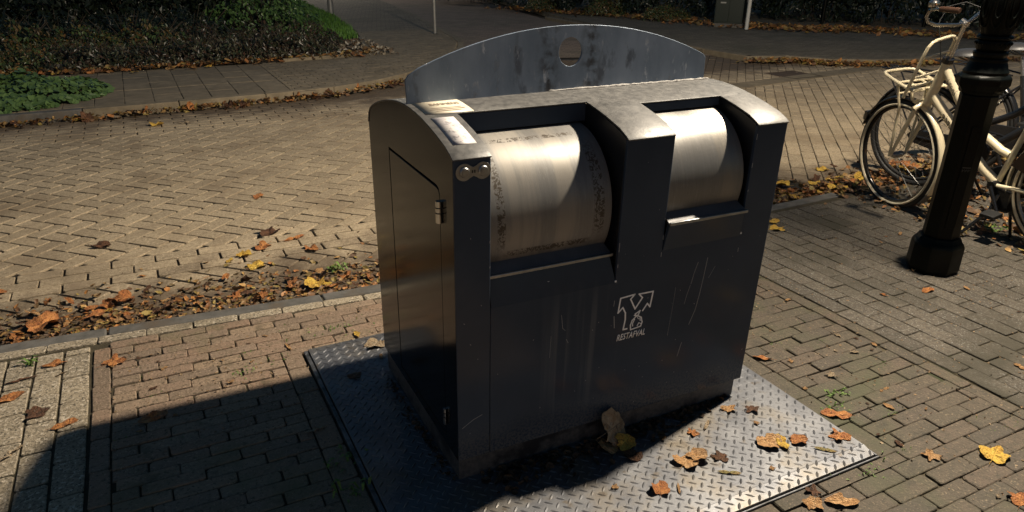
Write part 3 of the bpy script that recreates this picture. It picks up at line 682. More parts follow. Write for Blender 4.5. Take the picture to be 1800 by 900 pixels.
# recesses
def recess(x0, x1, yb, zf, cy, cz, r, bar_y, bar_z, dm, tray):
    for xx, sgn in ((x0, 1), (x1, -1)):
        pts = [(.0125, zf - .12)] + [(y, pz(y) - .006) for y in [.0125, .03, .08, .14, .19, yb]] + [(.52, pz(.5) - .006), (.52, zf - .12)]
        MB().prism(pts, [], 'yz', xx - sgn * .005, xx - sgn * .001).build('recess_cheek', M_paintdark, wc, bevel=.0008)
    MB().box(x0 - .0008, x1 + .0008, yb + .0005, yb + .006, cz + math.sqrt(max(r * r - (yb - cy) ** 2, 0)) + .006, pz(yb) - .004).build('recess_head', M_paint, wc, bevel=.001)
    MB().box(x0 - .0008, x1 + .0008, .51, .516, zf - .12, pz(.51) - .006).build('recess_back', M_gap, wc, smooth=None)
    m_ = MB(); n = 72; a, b_ = x0 + .008, x1 - .014; vs = []; fs = []
    for k in range(n):
        t = 2 * PI * k / n; vs += [(a, cy + r * math.cos(t), cz + r * math.sin(t)), (b_, cy + r * math.cos(t), cz + r * math.sin(t))]
    for k in range(n): l = (k + 1) % n; fs.append((2 * k, 2 * l, 2 * l + 1, 2 * k + 1))
    fs += [tuple(range(0, 2 * n, 2)), tuple(range(1, 2 * n, 2))]
    m_.add(vs, fs).build('drum', dm, wc, smooth=30, bevel=.0012)
    # tray from the drum down to the grip bar, the bar and the slanting flap
    (ty, tz) = tray
    vs = [(x0 + .004, ty, tz), (x1 - .02, ty, tz), (x1 - .006, bar_y + .002, bar_z), (x0 + .004, bar_y + .002, bar_z), (x0 + .004, ty, tz - .012), (x1 - .02, ty, tz - .012), (x1 - .006, bar_y + .002, bar_z - .012), (x0 + .004, bar_y + .002, bar_z - .012)]
    MB().add(vs, [(3, 2, 1, 0), (4, 5, 6, 7), (0, 1, 5, 4), (2, 3, 7, 6), (1, 2, 6, 5), (3, 0, 4, 7)]).build('chute_tray', M_tray, wc, smooth=20)
    MB().box(x0 + .003, x1 - .004, bar_y - .008, bar_y + .001, bar_z - .007, bar_z + .004).build('grip_bar', M_steel, wc, bevel=.002)
    vs = [(x0 + .001, -.0012, zf - .003), (x1 - .001, -.0012, zf - .003), (x1 - .016, bar_y - .004, bar_z - .007), (x0 + .003, bar_y - .004, bar_z - .007), (x0 + .001, .009, zf - .003), (x1 - .001, .009, zf - .003), (x1 - .016, bar_y + .01, bar_z - .007), (x0 + .003, bar_y + .01, bar_z - .007)]
    MB().add(vs, [(0, 1, 2, 3), (7, 6, 5, 4), (1, 5, 6, 2), (0, 3, 7, 4), (0, 4, 5, 1), (3, 2, 6, 7)]).build('flap', M_paint, wc, smooth=20)
    MB().box(x0 + .001, x1 - .001, .03, .5, zf - .10, zf - .09).build('recess_floor', M_gap, wc, smooth=None)
recess(.114, .565, .25, .631, .276, .86, .241, .028, .722, M_drum1, (.062, .752))
recess(.742, 1.078, .20, .715, .238, .90, .224, -.016, .812, M_drum2, (.022, .838))
# arched backboard with a round hole
def arc(x): return 1.383 - (1.512 - math.sqrt(max(1.512 ** 2 - (x - .598) ** 2, 0)))
fo = [(.004, 1.168), (.002, 1.245), (.012, 1.2595)] + [(x, arc(x)) for x in [.05 + .05 * k for k in range(23)]] + [(1.192, arc(1.192)), (1.204, 1.250), (1.206, 1.168)]
hole = [(.597 + .0465 * math.cos(2 * PI * k / 36), 1.2985 + .047 * math.sin(2 * PI * k / 36)) for k in range(36)]
fin = MB().prism([(x - .6, z - 1.17) for x, z in fo], [[(x - .6, z - 1.17) for x, z in hole]], 'xz', 0, .007).build('backboard', M_fin, wc, bevel=.001)
fin.location = (.6, .412, 1.17); fin.rotation_euler = (math.radians(-2.2), 0, math.radians(3))
m_ = MB(); r_ = random.Random(3)
pts = [(.01 + k * .0125, .409 + r_.uniform(-.0015, .0015), pz(.41) + .0035 + r_.uniform(0, .002)) for k in range(96)]
m_.tube(pts, [.0022 + (.0026 * r_.random() if p[0] > .62 else 0) for p in pts], 6)
m_.build('dirt_line', simple('dirt_line', (.22, .21, .2), .6, c2=(.55, .53, .5), nscale=45), wc)
# lock plate
def dog(cx0, cx1, cz, r, neck):
    p = []
    for k in range(25):
        t = math.radians(45) + math.radians(270) * k / 24; p.append((cx0 + r * math.cos(t), cz + r * math.sin(t)))
    mxx = (cx0 + cx1) / 2; p.append((mxx, cz - neck))
    for k in range(25):
        t = math.radians(225) + math.radians(270) * k / 24; p.append((cx1 + r * math.cos(t), cz + r * math.sin(t)))
    p.append((mxx, cz + neck)); return p
lk = MB().prism(dog(.031, .0865, 1.064, .0245, .0125), [], 'xz', -.0035, -.0004).build('lock_plate', M_steel, wc, bevel=.0008)
for cx in (.031, .0865):
    m_ = MB(); n = 24; rings = [(.0148, -.0036), (.0148, -.008), (.0125, -.0105), (.0085, -.0105), (.0085, -.0125), (.0035, -.0125)]
    vs = [(cx + r * math.cos(2 * PI * k / n), y, 1.064 + r * math.sin(2 * PI * k / n)) for r, y in rings for k in range(n)]
    fs = [(i * n + k, i * n + (k + 1) % n, (i + 1) * n + (k + 1) % n, (i + 1) * n + k) for i in range(len(rings) - 1) for k in range(n)] + [tuple((len(rings) - 1) * n + k for k in range(n))]
    m_.add(vs, fs).build('lock_stud', M_steel, lk)
MB().box(.0535, .0570, -.0042, -.0036, 1.060, 1.068).box(.0605, .0640, -.0042, -.0036, 1.060, 1.068).build('mark', M_gap, lk, smooth=None)
# stickers following the curved top
def curved_patch(x0, x1, y0, y1, lift, skew=0.0, n=8):
    vs = []; fs = []
    for i in range(n + 1):
        y = y0 + (y1 - y0) * i / n; z = pz(y) + .002 + lift
        vs += [(x0 + skew * (y - y0), y, z), (x1 + skew * (y - y0), y, z)]
    for i in range(n): fs.append((2 * i, 2 * i + 1, 2 * i + 3, 2 * i + 2))
    return MB().add(vs, fs)
stk = curved_patch(.018, .172, .252, .398, .0012).build('maker_sticker', simple('cream_sticker', (.62, .56, .44), .5, c2=(.54, .48, .37), nscale=14), wc, smooth=40)
so = stk.modifiers.new('solid', 'SOLIDIFY'); so.thickness = .0008
wrn = curved_patch(.022, .092, .050, .222, .0012).build('worn_label', simple('worn_silver_label', (.42, .40, .42), .5, c2=(.56, .53, .51), nscale=22, stain=[(60, .55, .62, (.24, .23, .24))], coords='obj'), wc, smooth=40)
so = wrn.modifiers.new('solid', 'SOLIDIFY'); so.thickness = .0014
def text_mesh(name, body, size, mt, parent, place, shear=0.0, xs=1.0, bold=0.0, space=1.0):
    cu = bpy.data.curves.new(name, 'FONT'); cu.body = body; cu.size = size; cu.offset = bold; cu.shear = shear; cu.resolution_u = 3; cu.space_character = space
    t = bpy.data.objects.new(name + '_tmp', cu); C.collection.objects.link(t); dg = bpy.context.evaluated_depsgraph_get(); dg.update()
    me = bpy.data.meshes.new_from_object(t.evaluated_get(dg)); me.name = name; bpy.data.objects.remove(t)
    for v in me.vertices: v.co = place(v.co.x * xs, v.co.y)
    me.materials.clear(); me.materials.append(mt)
    o = link(bpy.data.objects.new(name, me)); o.parent = parent
    so_ = o.modifiers.new('solid', 'SOLIDIFY'); so_.thickness = .0004; so_.offset = 0; return o
M_ink = simple('brown_ink', (.16, .11, .08), .6)
text_mesh('print', 'BAMMENS', .030, M_ink, stk, lambda x, y: Vector((.060 + x, .330 + y, pz(.330 + y) + .0046)), xs=.72)
for k, (a, b_) in enumerate(((.052, .150), (.044, .158), (.060, .140))):
    curved_patch(a, b_, .300 - k * .014, .3035 - k * .014, .0020, n=1).build('print_line', M_ink, stk, smooth=None)
curved_patch(.030, .050, .378, .388, .0020, n=2).build('print_mark', M_gap, stk, smooth=None)
# logo and lettering on the front
def ribbon(m_, pts, wd, y=-.0008, closed=False):
    pts = [Vector(p) for p in pts]; n = len(pts)
    for i in range(n if closed else n - 1):
        a, c = pts[i], pts[(i + 1) % n]; d = (c - a); L_ = d.length
        if L_ < 1e-6: continue
        d /= L_; q = Vector((-d.y, d.x)) * wd / 2; a2 = a - d * wd * .4; c2 = c + d * wd * .4
        yy = y - .00008 * (i % 3)
        m_.add([(p.x, yy, p.y) for p in (a2 - q, c2 - q, c2 + q, a2 + q)] + [(p.x, y + .0011, p.y) for p in (a2 - q, c2 - q, c2 + q, a2 + q)], [(0, 1, 2, 3), (0, 4, 5, 1), (1, 5, 6, 2), (2, 6, 7, 3), (3, 7, 4, 0)])
def LG_(u, v):   # logo units: picture of the logo, 0..1 wide, 0..1 high (up)
    return (.5855 + u * .138, .440 + v * .128)
lg = MB(); WD = .0052
ribbon(lg, [LG_(*p) for p in ((.45, 1.0), (.04, .97), (.0, .55), (.13, .68), (.22, .50), (.235, .30), (.20, .0), (.31, .0))], WD)
ribbon(lg, [LG_(*p) for p in ((.45, 1.0), (.34, .88), (.50, .56), (.69, .85), (.58, .98), (1.0, .97), (.95, .52), (.86, .64), (.74, .45))], WD)
lg.build('arrow_emblem', M_white, wc, smooth=None)
bg = MB()
ribbon(bg, [LG_(*p) for p in ((.56, .32), (.45, .22), (.41, .08), (.43, -.06), (.58, -.04), (.73, -.02), (.76, .10), (.72, .25), (.62, .32), (.56, .32), (.52, .40), (.57, .42), (.66, .47), (.63, .38), (.60, .33), (.50, .36))], .0044)
ribbon(bg, [LG_(*p) for p in ((.52, .24), (.47, .12), (.48, .04))], .0034); ribbon(bg, [LG_(*p) for p in ((.60, .28), (.64, .22))], .0022)
ribbon(bg, [LG_(*p) for p in ((.68, .24), (.70, .16))], .0034); ribbon(bg, [LG_(*p) for p in ((.62, .02), (.66, .10), (.73, .06))], .0032)
bg.build('bag_emblem', M_white, wc, smooth=None)
text_mesh('lettering', 'RESTAFVAL', .034, M_white, wc, lambda x, y: Vector((.588 + x, -.0009, .4005 + y)), shear=.25, xs=.66, bold=.0007, space=1.06)
# scratches and chips
sc_ = MB()
def scratch(pts, wd): ribbon(sc_, pts, wd, y=-.0003)
scratch([(.905, .640), (.893, .600), (.886, .560)], .0016); scratch([(.884, .555), (.874, .520), (.868, .485)], .0013)
scratch([(.945, .650), (.940, .590), (.933, .520), (.922, .450), (.902, .395)], .0020)
scratch([(.985, .61), (.962, .57)], .001)
scratch([(.880, .325), (.868, .270)], .0020); scratch([(.82, .56), (.818, .50), (.81, .37)], .0007)
scratch([(.567, .56), (.566, .54)], .0016); scratch([(.571, .50), (.576, .455)], .0028)
scratch([(.365, .55), (.372, .50), (.382, .49)], .0012); scratch([(.388, .455), (.396, .44)], .0014)
scratch([(.015, .212), (.055, .236), (.085, .246)], .0018); scratch([(.33, .48), (.328, .40)], .0008)
rr = random.Random(9)
for k in range(60):
    x = rr.uniform(.02, 1.19); z = rr.uniform(.1, 1.08)
    if (z > .6 and .12 < x < .56) or (z > .69 and .75 < x < 1.07): continue
    d = rr.uniform(.0012, .0028); scratch([(x, z), (x + rr.uniform(-d, d), z + d)], d * .7)
for k in range(12):
    z = rr.uniform(.66, 1.08); x = rr.choice([.5675, .1105, .7395, 1.0805]); scratch([(x, z), (x, z - rr.uniform(.004, .02))], .0022)
sc_.build('scratches', M_scratch, wc, smooth=None, kind='stuff')
for x, z in ((.5635, .634), (1.0965 - .018, .722)):
    MB().box(x - .004, x + .002, -.004, -.0005, z - .003, z + .003).build('chip', M_white, wc, smooth=None)
dp = MB(); 
for (a, b_, c, d, wd) in ((.276, .660, .283, .648, .004), (.318, .672, .316, .655, .0065), (.316, .653, .306, .649, .005)): ribbon(dp, [(a, b_), (c, d)], wd, y=.012)
dp.build('bird_dropping', M_white, wc, smooth=None)

# ------------------------------------------------------------------ street lamps
def make_lamp(x, y, name='street_lamp'):
    t = empty(name, (x, y, GZ)); t.scale = (.79, .79, 1)
    o8 = PI / 8
    MB().lathe([(.165, -.06), (.165, 0.0120), (.175, 0.0200), (.172, 0.1500), (.160, 0.1720), (.148, 0.1800), (.135, 0.2050), (.10, 0.2060)], 8, ph=o8).build('plinth', M_black, t, bevel=.006, smooth=30)
    MB().lathe([(.118, 0.2000), (.112, 0.6000), (.114, 0.9700), (.08, 0.9800)], 8, ph=o8).build('octagonal_shaft', M_black, t, bevel=.004, smooth=30)
    dd_ = MB(); dd_.add([(-.032, -.1125, .27), (.032, -.1125, .27), (.032, -.1095, .82), (-.032, -.1095, .82), (-.032, -.090, .27), (.032, -.090, .27), (.032, -.090, .82), (-.032, -.090, .82)],
        [(0, 1, 2, 3), (0, 4, 5, 1), (1, 5, 6, 2), (2, 6, 7, 3), (3, 7, 4, 0)])
    dr_ = dd_.build('inspection_door', M_black, t, bevel=.002); dr_.rotation_euler = (0, 0, -.62)
    lb = MB(); lb.box(-.026, .026, -.1135, -.108, .605, .609)
    for k in range(9): lb.box(-.024 + k * .0058, -.021 + k * .0058, -.1130, -.108, .585 + (k % 3) * .004, .598 - (k % 2) * .004)
    lb.build('cast_badge', simple('badge_grey', (.05, .052, .05), .5), dr_, smooth=None)
    MB().lathe([(.09, 0.9700), (.118, 0.9750), (.128, 0.9850), (.128, 0.9950), (.150, 1.0150), (.158, 1.0250), (.158, 1.0550), (.146, 1.0680), (.130, 1.0740), (.09, 1.0750)], 8, ph=o8).build('collar', M_black, t, bevel=.004, smooth=30)
    MB().lathe([(.128, 1.0700), (.130, 1.0849), (.120, 1.0981), (.110, 1.1212), (.104, 1.1311), (.106, 1.1377), (.104, 1.1456), (.092, 1.1522), (.096, 1.1608), (.100, 1.1694), (.098, 1.1773), (.086, 1.1826), (.07, 1.1839)], 32).build('stepped_ring', M_black, t)
    fl = MB().lathe([(.082, 1.1806), (.088, 1.1938), (.094, 1.2136), (.095, 1.2268), (.088, 1.2334), (.07, 1.2367)], 64, mod=lambda q, z: 1 + (.045 * abs(math.sin(q * 10)) if 1.185 < z < 1.229 else 0)); fl.build('beaded_ring', M_black, t, smooth=60)
    sp_ = MB(); rb = random.Random(4)
    for k in range(20):
        q = 2 * PI * k / 20; cx, cy, cz = .099 * math.cos(q), .099 * math.sin(q), 1.218
        sp_.lathe([(.0005, cz - .008), (.007, cz - .004), (.008, cz + .001), (.006, cz + .005), (.0005, cz + .008)], 6, c=(cx, cy))
    sp_.build('bead_row', M_black, t, smooth=60)
    MB().lathe([(.07, 1.2334), (.098, 1.2380), (.104, 1.2446), (.100, 1.2532), (.082, 1.2598)], 32).build('ring', M_black, t)
    leafm = lambda q, z: 1 + .035 * math.cos(q * 8) + .028 * abs(math.sin(q * 16 + 2.2 * math.sin((z - 1.28) * 9)))
    MB().lathe([(.080, 1.2565), (.086, 1.2750), (.100, 1.3150), (.108, 1.3650), (.107, 1.4150), (.098, 1.4750), (.082, 1.5350), (.068, 1.5850), (.058, 1.6250), (.05, 1.6350)], 128, mod=leafm).build('leaf_bulb', M_black, t, smooth=50)
    for k in range(8):     # raised looping leaf outlines on the bulb
        q0 = 2 * PI * (k + .5) / 8; m_ = MB()
        for sc2 in (1, .62):
            pts = []
            for i in range(17):
                a = PI * (-.15 + 1.3 * i / 16); w_ = .30 * sc2 * math.cos(a - PI * .5 + PI / 2) if False else .30 * sc2 * math.cos(a)
                z = 1.335 + .15 * (1 - sc2) * .3 - .07 * sc2 * math.sin(a) + (.16 * sc2 if i in (0, 16) else 0) + .03
                rad = interp(z, [(1.255, .083), (1.315, .101), (1.365, .110), (1.415, .108), (1.475, .099), (1.535, .083)]) * 1.045
                pts.append((rad * math.cos(q0 + w_), rad * math.sin(q0 + w_), z))
            m_.tube(pts, .0055, 6)
        m_.build('cast_leaf', M_black, t)
    MB().lathe([(.05, 1.64), (.058, 1.66), (.058, 1.68), (.042, 1.70), (.036, 2.3), (.045, 2.32), (.045, 2.35), (.034, 2.37), (.030, 3.580), (.045, 3.600), (.045, 3.630), (.03, 3.640)], 24).build('upper_pole', M_black, t)
    ln = MB().lathe([(.03, 3.630), (.08, 3.720), (.100, 3.730), (.100, 3.745), (.08, 3.746)], 6).build('lantern_base', M_black, t, bevel=.002)
    for k in range(6):
        q = 2 * PI * k / 6; m_ = MB(); m_.tube([(.098 * math.cos(q), .098 * math.sin(q), 3.740), (.195 * math.cos(q), .195 * math.sin(q), 4.240)], .006, 6); m_.build('lantern_rib', M_black, ln)
    MB().lathe([(.20, 4.235), (.205, 4.250), (.15, 4.360), (.07, 4.440), (.05, 4.460), (.055, 4.500), (.02, 4.540), (.012, 4.600), (.001, 4.610)], 6).build('lantern_roof', M_black, ln, bevel=.002)
    return t
def lamp_light(x, y, z, p, r):
    ld = bpy.data.lights.new('lantern_light', 'POINT'); ld.energy = p; ld.color = LAMP_COL; ld.shadow_soft_size = r
    lo = bpy.data.objects.new('lantern_light', ld); lo.location = (x, y, z); link(lo); return lo
t = make_lamp(*LAMP); tag(t, 'black cast iron lamp post with octagonal foot between container and cream bicycle', 'street lamp', 'street lamps')
lamp_light(LAMP[0], LAMP[1] - .05, LZ, LAMP_POWER, .075)
t2 = t.copy(); link(t2); t2.location = (6.4, 31, 0); t2['label'] = 'far black lamp post beyond the side road, standing out of the picture'
for ch in list(t.children):
    c_ = ch.copy(); link(c_); c_.parent = t2
    for g in ch.children: d_ = g.copy(); link(d_); d_.parent = c_
lamp_light(6.4, 31, 4.4, 3200, .1)

# ------------------------------------------------------------------ bicycles
def circle(cx, cz, r, a0, a1, n, y=0): return [(cx + r * math.cos(math.radians(a0 + (a1 - a0) * k / n)), y, cz + r * math.sin(math.radians(a0 + (a1 - a0) * k / n))) for k in range(n + 1)]
def make_bike(cream):
    paint = M_cream if cream else M_bikeblack
    t = empty('bicycle')
    st = -.227 if cream else .15
    kx = Vector((-math.cos(math.radians(70)), 0, math.sin(math.radians(70)))); o0 = Vector((.61, 0, .36)); RS = Matrix.Rotation(st, 3, kx)
    def S(p): return o0 + RS @ (Vector(p) - o0)
    def put(m_, name, mt, parent=t, steer=False, **k):
        if steer: m_.v = [tuple(S(v)) for v in m_.v]
        return m_.build(name, mt, parent, **k)
    FC, RC = (.67, .36), (-.50, .375)
    for (cx, cz), stf in ((FC, True), (RC, False)):
        R = cz + .014 if not stf else .374
        m_ = MB(); m_.tube(circle(cx, cz, R - .020, 0, 360, 64)[:-1], .0205, 10, closed=True)
        wh = put(m_, 'wheel', M_rubber, steer=stf)
        if cream:
            m_ = MB()
            for yy in (-.0195, .0195):
                pts = circle(cx, cz, R - .034, 0, 360, 64, yy)[:-1]; m_.tube(pts, .0085, 6, closed=True)
            put(m_, 'whitewall', M_cream2, wh, stf)
        m_ = MB(); m_.tube(circle(cx, cz, R - .052, 0, 360, 64)[:-1], .0115, 8, closed=True); put(m_, 'rim', M_bikeblack if stf else (M_steel if cream else M_rubber), wh, stf)
        m_ = MB()
        for k in range(36):
            a = 2 * PI * k / 36; s_ = .028 * (1 if k % 2 else -1); b_ = a + .55 * (1 if (k // 2) % 2 else -1)
            m_.tube([(cx + .022 * math.cos(b_), s_, cz + .022 * math.sin(b_)), (cx + (R - .058) * math.cos(a), 0, cz + (R - .058) * math.sin(a))], .0011, 3, cap=False)
        put(m_, 'spokes', M_galv, wh, stf, kind='stuff', smooth=None)
        m_ = MB(); m_.tube([(cx, -.05, cz), (cx, -.03, cz), (cx, .03, cz), (cx, .05, cz)], [.012, .022, .022, .012], 12); put(m_, 'hub', M_steel, wh, stf)
    # mudguards
    def guard(cx, cz, r, a0, a1, mt, wd, stf, name='mudguard'):
        m_ = MB(); n = 30; sec = [(-wd, -.012), (-wd * .75, 0), (0, .006), (wd * .75, 0), (wd, -.012)]; vs = []
        for k in range(n + 1):
            a = math.radians(a0 + (a1 - a0) * k / n)
            for y, h in sec: vs.append((cx + (r + h) * math.cos(a), y, cz + (r + h) * math.sin(a)))
        fs = [(k * 5 + i, k * 5 + i + 1, (k + 1) * 5 + i + 1, (k + 1) * 5 + i) for k in range(n) for i in range(4)]
        m_.add(vs, fs); o = put(m_, name, mt, steer=stf, smooth=60); so = o.modifiers.new('solid', 'SOLIDIFY'); so.thickness = .002; return o
    guard(*FC, .392, 18, 100, M_bikeblack, .027, True); guard(*FC, .392, 100, 208, paint, .027, True)
    m_ = MB(); m_.add([(FC[0] + .392 * math.cos(math.radians(a)), y, FC[1] + .392 * math.sin(math.radians(a)) ) for a in (206, 222) for y in (-.028, .028)], [(0, 1, 3, 2)]); o = put(m_, 'mud_flap', simple('grey_rubber', (.12, .115, .105), .6) if cream else M_rubber, steer=True, smooth=None)
    so = o.modifiers.new('solid', 'SOLIDIFY'); so.thickness = .004
    guard(*RC, .405, -15, 190, M_bikeblack if not cream else M_cream, .028, False)
    # fork
    m_ = MB()
    for s_ in (1, -1): m_.tube([(.545, s_ * .052, .70), (.60, s_ * .056, .55), (.645, s_ * .058, .43), (FC[0], s_ * .058, FC[1])], [.015, .0145, .012, .010], 10)
    put(m_, 'fork', paint, steer=True)
    m_ = MB(); m_.tube([(.545, -.06, .705), (.54, -.03, .73), (.535, 0, .735), (.54, .03, .73), (.545, .06, .705)], .019, 10); put(m_, 'fork_crown', paint, steer=True)
    # frame
    m_ = MB(); m_.tube([(.50, 0, .745), (.475, 0, .82), (.43, 0, .95), (.408, 0, 1.025)], [.028, .031, .028, .024], 14); put(m_, 'head_tube', paint)
    m_ = MB(); m_.tube([(.465, 0, .80), (.40, 0, .735), (.22, 0, .565), (.06, 0, .415), (-.03, 0, .355)], .0285, 14); dt = put(m_, 'down_tube', paint)
    m_ = MB(); m_.tube([(.415, 0, .985), (.36, 0, .90), (.26, 0, .755), (.12, 0, .635), (-.02, 0, .555), (-.075, 0, .54)], .0245, 14); ut = put(m_, 'upper_tube', paint)
    m_ = MB(); m_.tube([(-.035, 0, .35), (-.10, 0, .58), (-.165, 0, .80)], .017, 12); put(m_, 'seat_tube', paint)
    m_ = MB(); m_.tube([(-.16, 0, .79), (-.215, 0, .97)], .013, 10); put(m_, 'seat_post', M_steel)
    for s_ in (1, -1):
        m_ = MB(); m_.tube([(-.035, s_ * .035, .35), (-.16, s_ * .055, .365), (RC[0], s_ * .06, RC[1])], .0115, 10); put(m_, 'chain_stay', paint)
        m_ = MB(); m_.tube([(-.15, s_ * .02, .73), (-.25, s_ * .05, .63), (RC[0], s_ * .06, RC[1])], .0085, 8); put(m_, 'seat_stay', paint)
    m_ = MB(); m_.tube([(-.035, -.045, .35), (-.035, .06, .35)], .026, 14); put(m_, 'bottom_bracket', M_bikeblack)
    m_ = MB(); m_.tube([(.412, 0, 1.018), (.404, 0, 1.045)], .034, 16); put(m_, 'headset', M_bikeblack)
    m_ = MB(); m_.tube([(.406, 0, 1.04), (.352, 0, 1.235)], .0125, 10); m_.tube([(.335, 0, 1.245), (.375, 0, 1.262)], .02, 10); put(m_, 'stem', M_chrome, steer=True)
    # handlebar swept back to the rider
    hb = [(.24, .275, 1.385), (.34, .275, 1.385), (.385, .270, 1.372), (.405, .262, 1.335), (.402, .245, 1.300), (.385, .20, 1.278), (.352, .06, 1.255)]
    full = hb + [(.350, 0, 1.253)] + [(x, -y, z) for x, y, z in hb[::-1]]
    m_ = MB(); m_.tube(full, .0105, 10); hbo = put(m_, 'handlebar', M_chrome)
    for s_ in (1, -1):
        m_ = MB(); m_.tube([(.20, s_ * .275, 1.384), (.205, s_ * .275, 1.384), (.30, s_ * .275, 1.385), (.32, s_ * .275, 1.385)], [.012, .017, .0165, .014], 12); put(m_, 'grip', M_brown if cream else M_rubber, hbo)
    if cream:
        m_ = MB().lathe([(.03, 1.395), (.032, 1.405), (.028, 1.42), (.016, 1.43), (.001, 1.432)], 20, c=(.37, .262)); put(m_, 'bell', M_chrome, hbo)
        m_ = MB(); m_.tube([(.37, .262, 1.38), (.37, .262, 1.398)], .012, 10); put(m_, 'bell_mount', M_bikeblack, hbo)
    m_ = MB(); m_.tube([(.36, -.22, 1.29), (.46, -.16, 1.34), (.50, -.05, 1.33), (.485, .03, 1.25), (.45, .03, 1.12), (.44, .02, 1.0)], .003, 6); put(m_, 'brake_cable', M_rubber)
    # saddle
    m_ = MB(); n = 14; pr = [(-.36, .012, .985, .02), (-.35, .075, .99, .04), (-.31, .105, .995, .05), (-.26, .10, 1.0, .05), (-.20, .07, 1.0, .045), (-.14, .04, 1.0, .035), (-.10, .028, .998, .03), (-.075, .01, .99, .02)]
    vs = []
    for x, hw, z, th in pr:
        for k in range(n): a = 2 * PI * k / n; vs.append((x, hw * math.cos(a), z + th * .5 * math.sin(a) * (1 if math.sin(a) > 0 else .9) + (abs(math.cos(a)) ** 3) * -.018))
    fs = [(i * n + k, i * n + (k + 1) % n, (i + 1) * n + (k + 1) % n, (i + 1) * n + k) for i in range(len(pr) - 1) for k in range(n)] + [tuple(range(n)), tuple((len(pr) - 1) * n + k for k in range(n))]
    put(m_.add(vs, fs), 'saddle', M_brown if cream else M_saddle, smooth=70)
    m_ = MB()
    for s_ in (1, -1): m_.tube([(-.32, s_ * .03, .965), (-.24, s_ * .022, .94), (-.16, s_ * .02, .95)], .005, 6)
    put(m_, 'saddle_rails', M_steel)
    # crank, chain case, stand
    m_ = MB(); cc = [(-.035 + .095 * math.cos(a), .35 + .095 * math.sin(a)) for a in [math.radians(q) for q in range(-90, 91, 15)]] + [(RC[0] - .02, RC[1] + .045), (RC[0] - .05, RC[1]), (RC[0] - .02, RC[1] - .045)]
    m_.prism(cc, [], 'xz', -.062, -.045); put(m_, 'chain_case', M_bikeblack, bevel=.004)
    for s_, a in ((1, -118), (-1, 62)):
        ex, ez = -.035 + .165 * math.cos(math.radians(a)), .35 + .165 * math.sin(math.radians(a))
        m_ = MB(); m_.tube([(-.035, s_ * .066, .35), (ex, s_ * .078, ez)], [.012, .010], 8); cr = put(m_, 'crank', M_bikeblack)
        m_ = MB(); m_.box(ex - .045, ex + .045, s_ * .13 - .045, s_ * .13 + .045, ez - .012, ez + .012); put(m_, 'pedal', M_rubber, cr, bevel=.003)
    m_ = MB()
    if cream:
        m_.tube([(-.09, .03, .33), (-.07, .09, .20), (.06, .20, -.01)], .0105, 8)
        m_.tube([(-.10, -.03, .33), (-.13, -.05, .12), (-.15, -.06, -.01)], .0095, 8)
        m_.box(-.15, -.05, -.03, .05, .20, .33)
    else: m_.tube([(-.10, .03, .33), (-.10, .09, .17), (-.02, .16, .0)], .0095, 8)
    put(m_, 'stand', M_bikeblack)
    sg = [(RC[0] + .39 * math.cos(math.radians(a)), RC[1] + .39 * math.sin(math.radians(a))) for a in range(20, 151, 13)]
    sgi = [(RC[0] + .06 * math.cos(math.radians(a)), RC[1] + .06 * math.sin(math.radians(a))) for a in range(140, 9, -20)]
    m_ = MB()
    for yy in (-.072, .068): m_.prism(sg + sgi, [], 'xz', yy, yy + .003)
    
    if cream: put(m_, 'skirt_guard', M_dkbrown)
    m_ = MB()
    for s_ in (1, -1):
        m_.tube([(-.20, s_ * .06, .80), (-.45, s_ * .07, .825), (-.84, s_ * .07, .83), (-.86, s_ * .05, .83)], .007, 8); m_.tube([(-.80, s_ * .07, .83), (RC[0], s_ * .065, RC[1])], .006, 6)
    for x in (-.35, -.5, -.65, -.8): m_.tube([(x, -.07, .828), (x, .07, .828)], .005, 6)
    put(m_, 'rear_carrier', paint if cream else M_bikeblack)
    if cream:     # front transport carrier: sloping platform, legs, tall hoop
        HW = .125; r0 = .0105
        fr_ = MB(); lp = [(.50, HW, .835), (.62, HW, .855), (.77, HW, .893), (.805, HW * .86, .900), (.818, HW * .5, .903), (.818, 0, .903), (.818, -HW * .5, .903), (.805, -HW * .86, .900), (.77, -HW, .893), (.62, -HW, .855), (.50, -HW, .835)]
        fr_.tube(lp, r0, 10); pf = put(fr_, 'carrier_platform', paint, steer=True)
        for k, x in enumerate((.52, .585, .65)):
            m_ = MB(); m_.tube([(x, -HW, .838 + (x - .5) * .17), (x, HW, .838 + (x - .5) * .17)], .0085, 8); put(m_, 'carrier_bar', paint, pf, True)
        for yy in (.05, -.05):
            m_ = MB(); m_.tube([(.50, yy, .835), (.65, yy, .862)], .006, 6); put(m_, 'carrier_bar', paint, pf, True)
        m_ = MB()
        for s_ in (1, -1): m_.tube([(.665, s_ * HW * .9, .862), (.655, s_ * HW * .95, .84), (.645, s_ * .085, .70), (.672, s_ * .066, .40), (.675, s_ * .064, .355)], .0085, 8)
        m_.tube([(.655, -HW * .9, .79), (.655, HW * .9, .79)], .0075, 8)
        put(m_, 'carrier_leg', paint, steer=True)
        m_ = MB()
        for s_ in (1, -1): m_.tube([(.56, s_ * .03, .735), (.585, s_ * .05, .76), (.60, s_ * .06, .845)], .010, 8)
        m_.tube([(.56, -.05, .75), (.56, .05, .75)], .012, 8); put(m_, 'carrier_bracket', paint, steer=True)
        m_ = MB(); hp = [(.585, .125, .80), (.545, .128, .90), (.485, .128, 1.07), (.465, .120, 1.125), (.458, .095, 1.15), (.455, .06, 1.158), (.455, 0, 1.158), (.455, -.06, 1.158), (.458, -.095, 1.15), (.465, -.120, 1.125), (.485, -.128, 1.07), (.545, -.128, .90), (.585, -.125, .80)]
        m_.tube(hp, .0105, 10); hp_o = put(m_, 'carrier_hoop', paint)
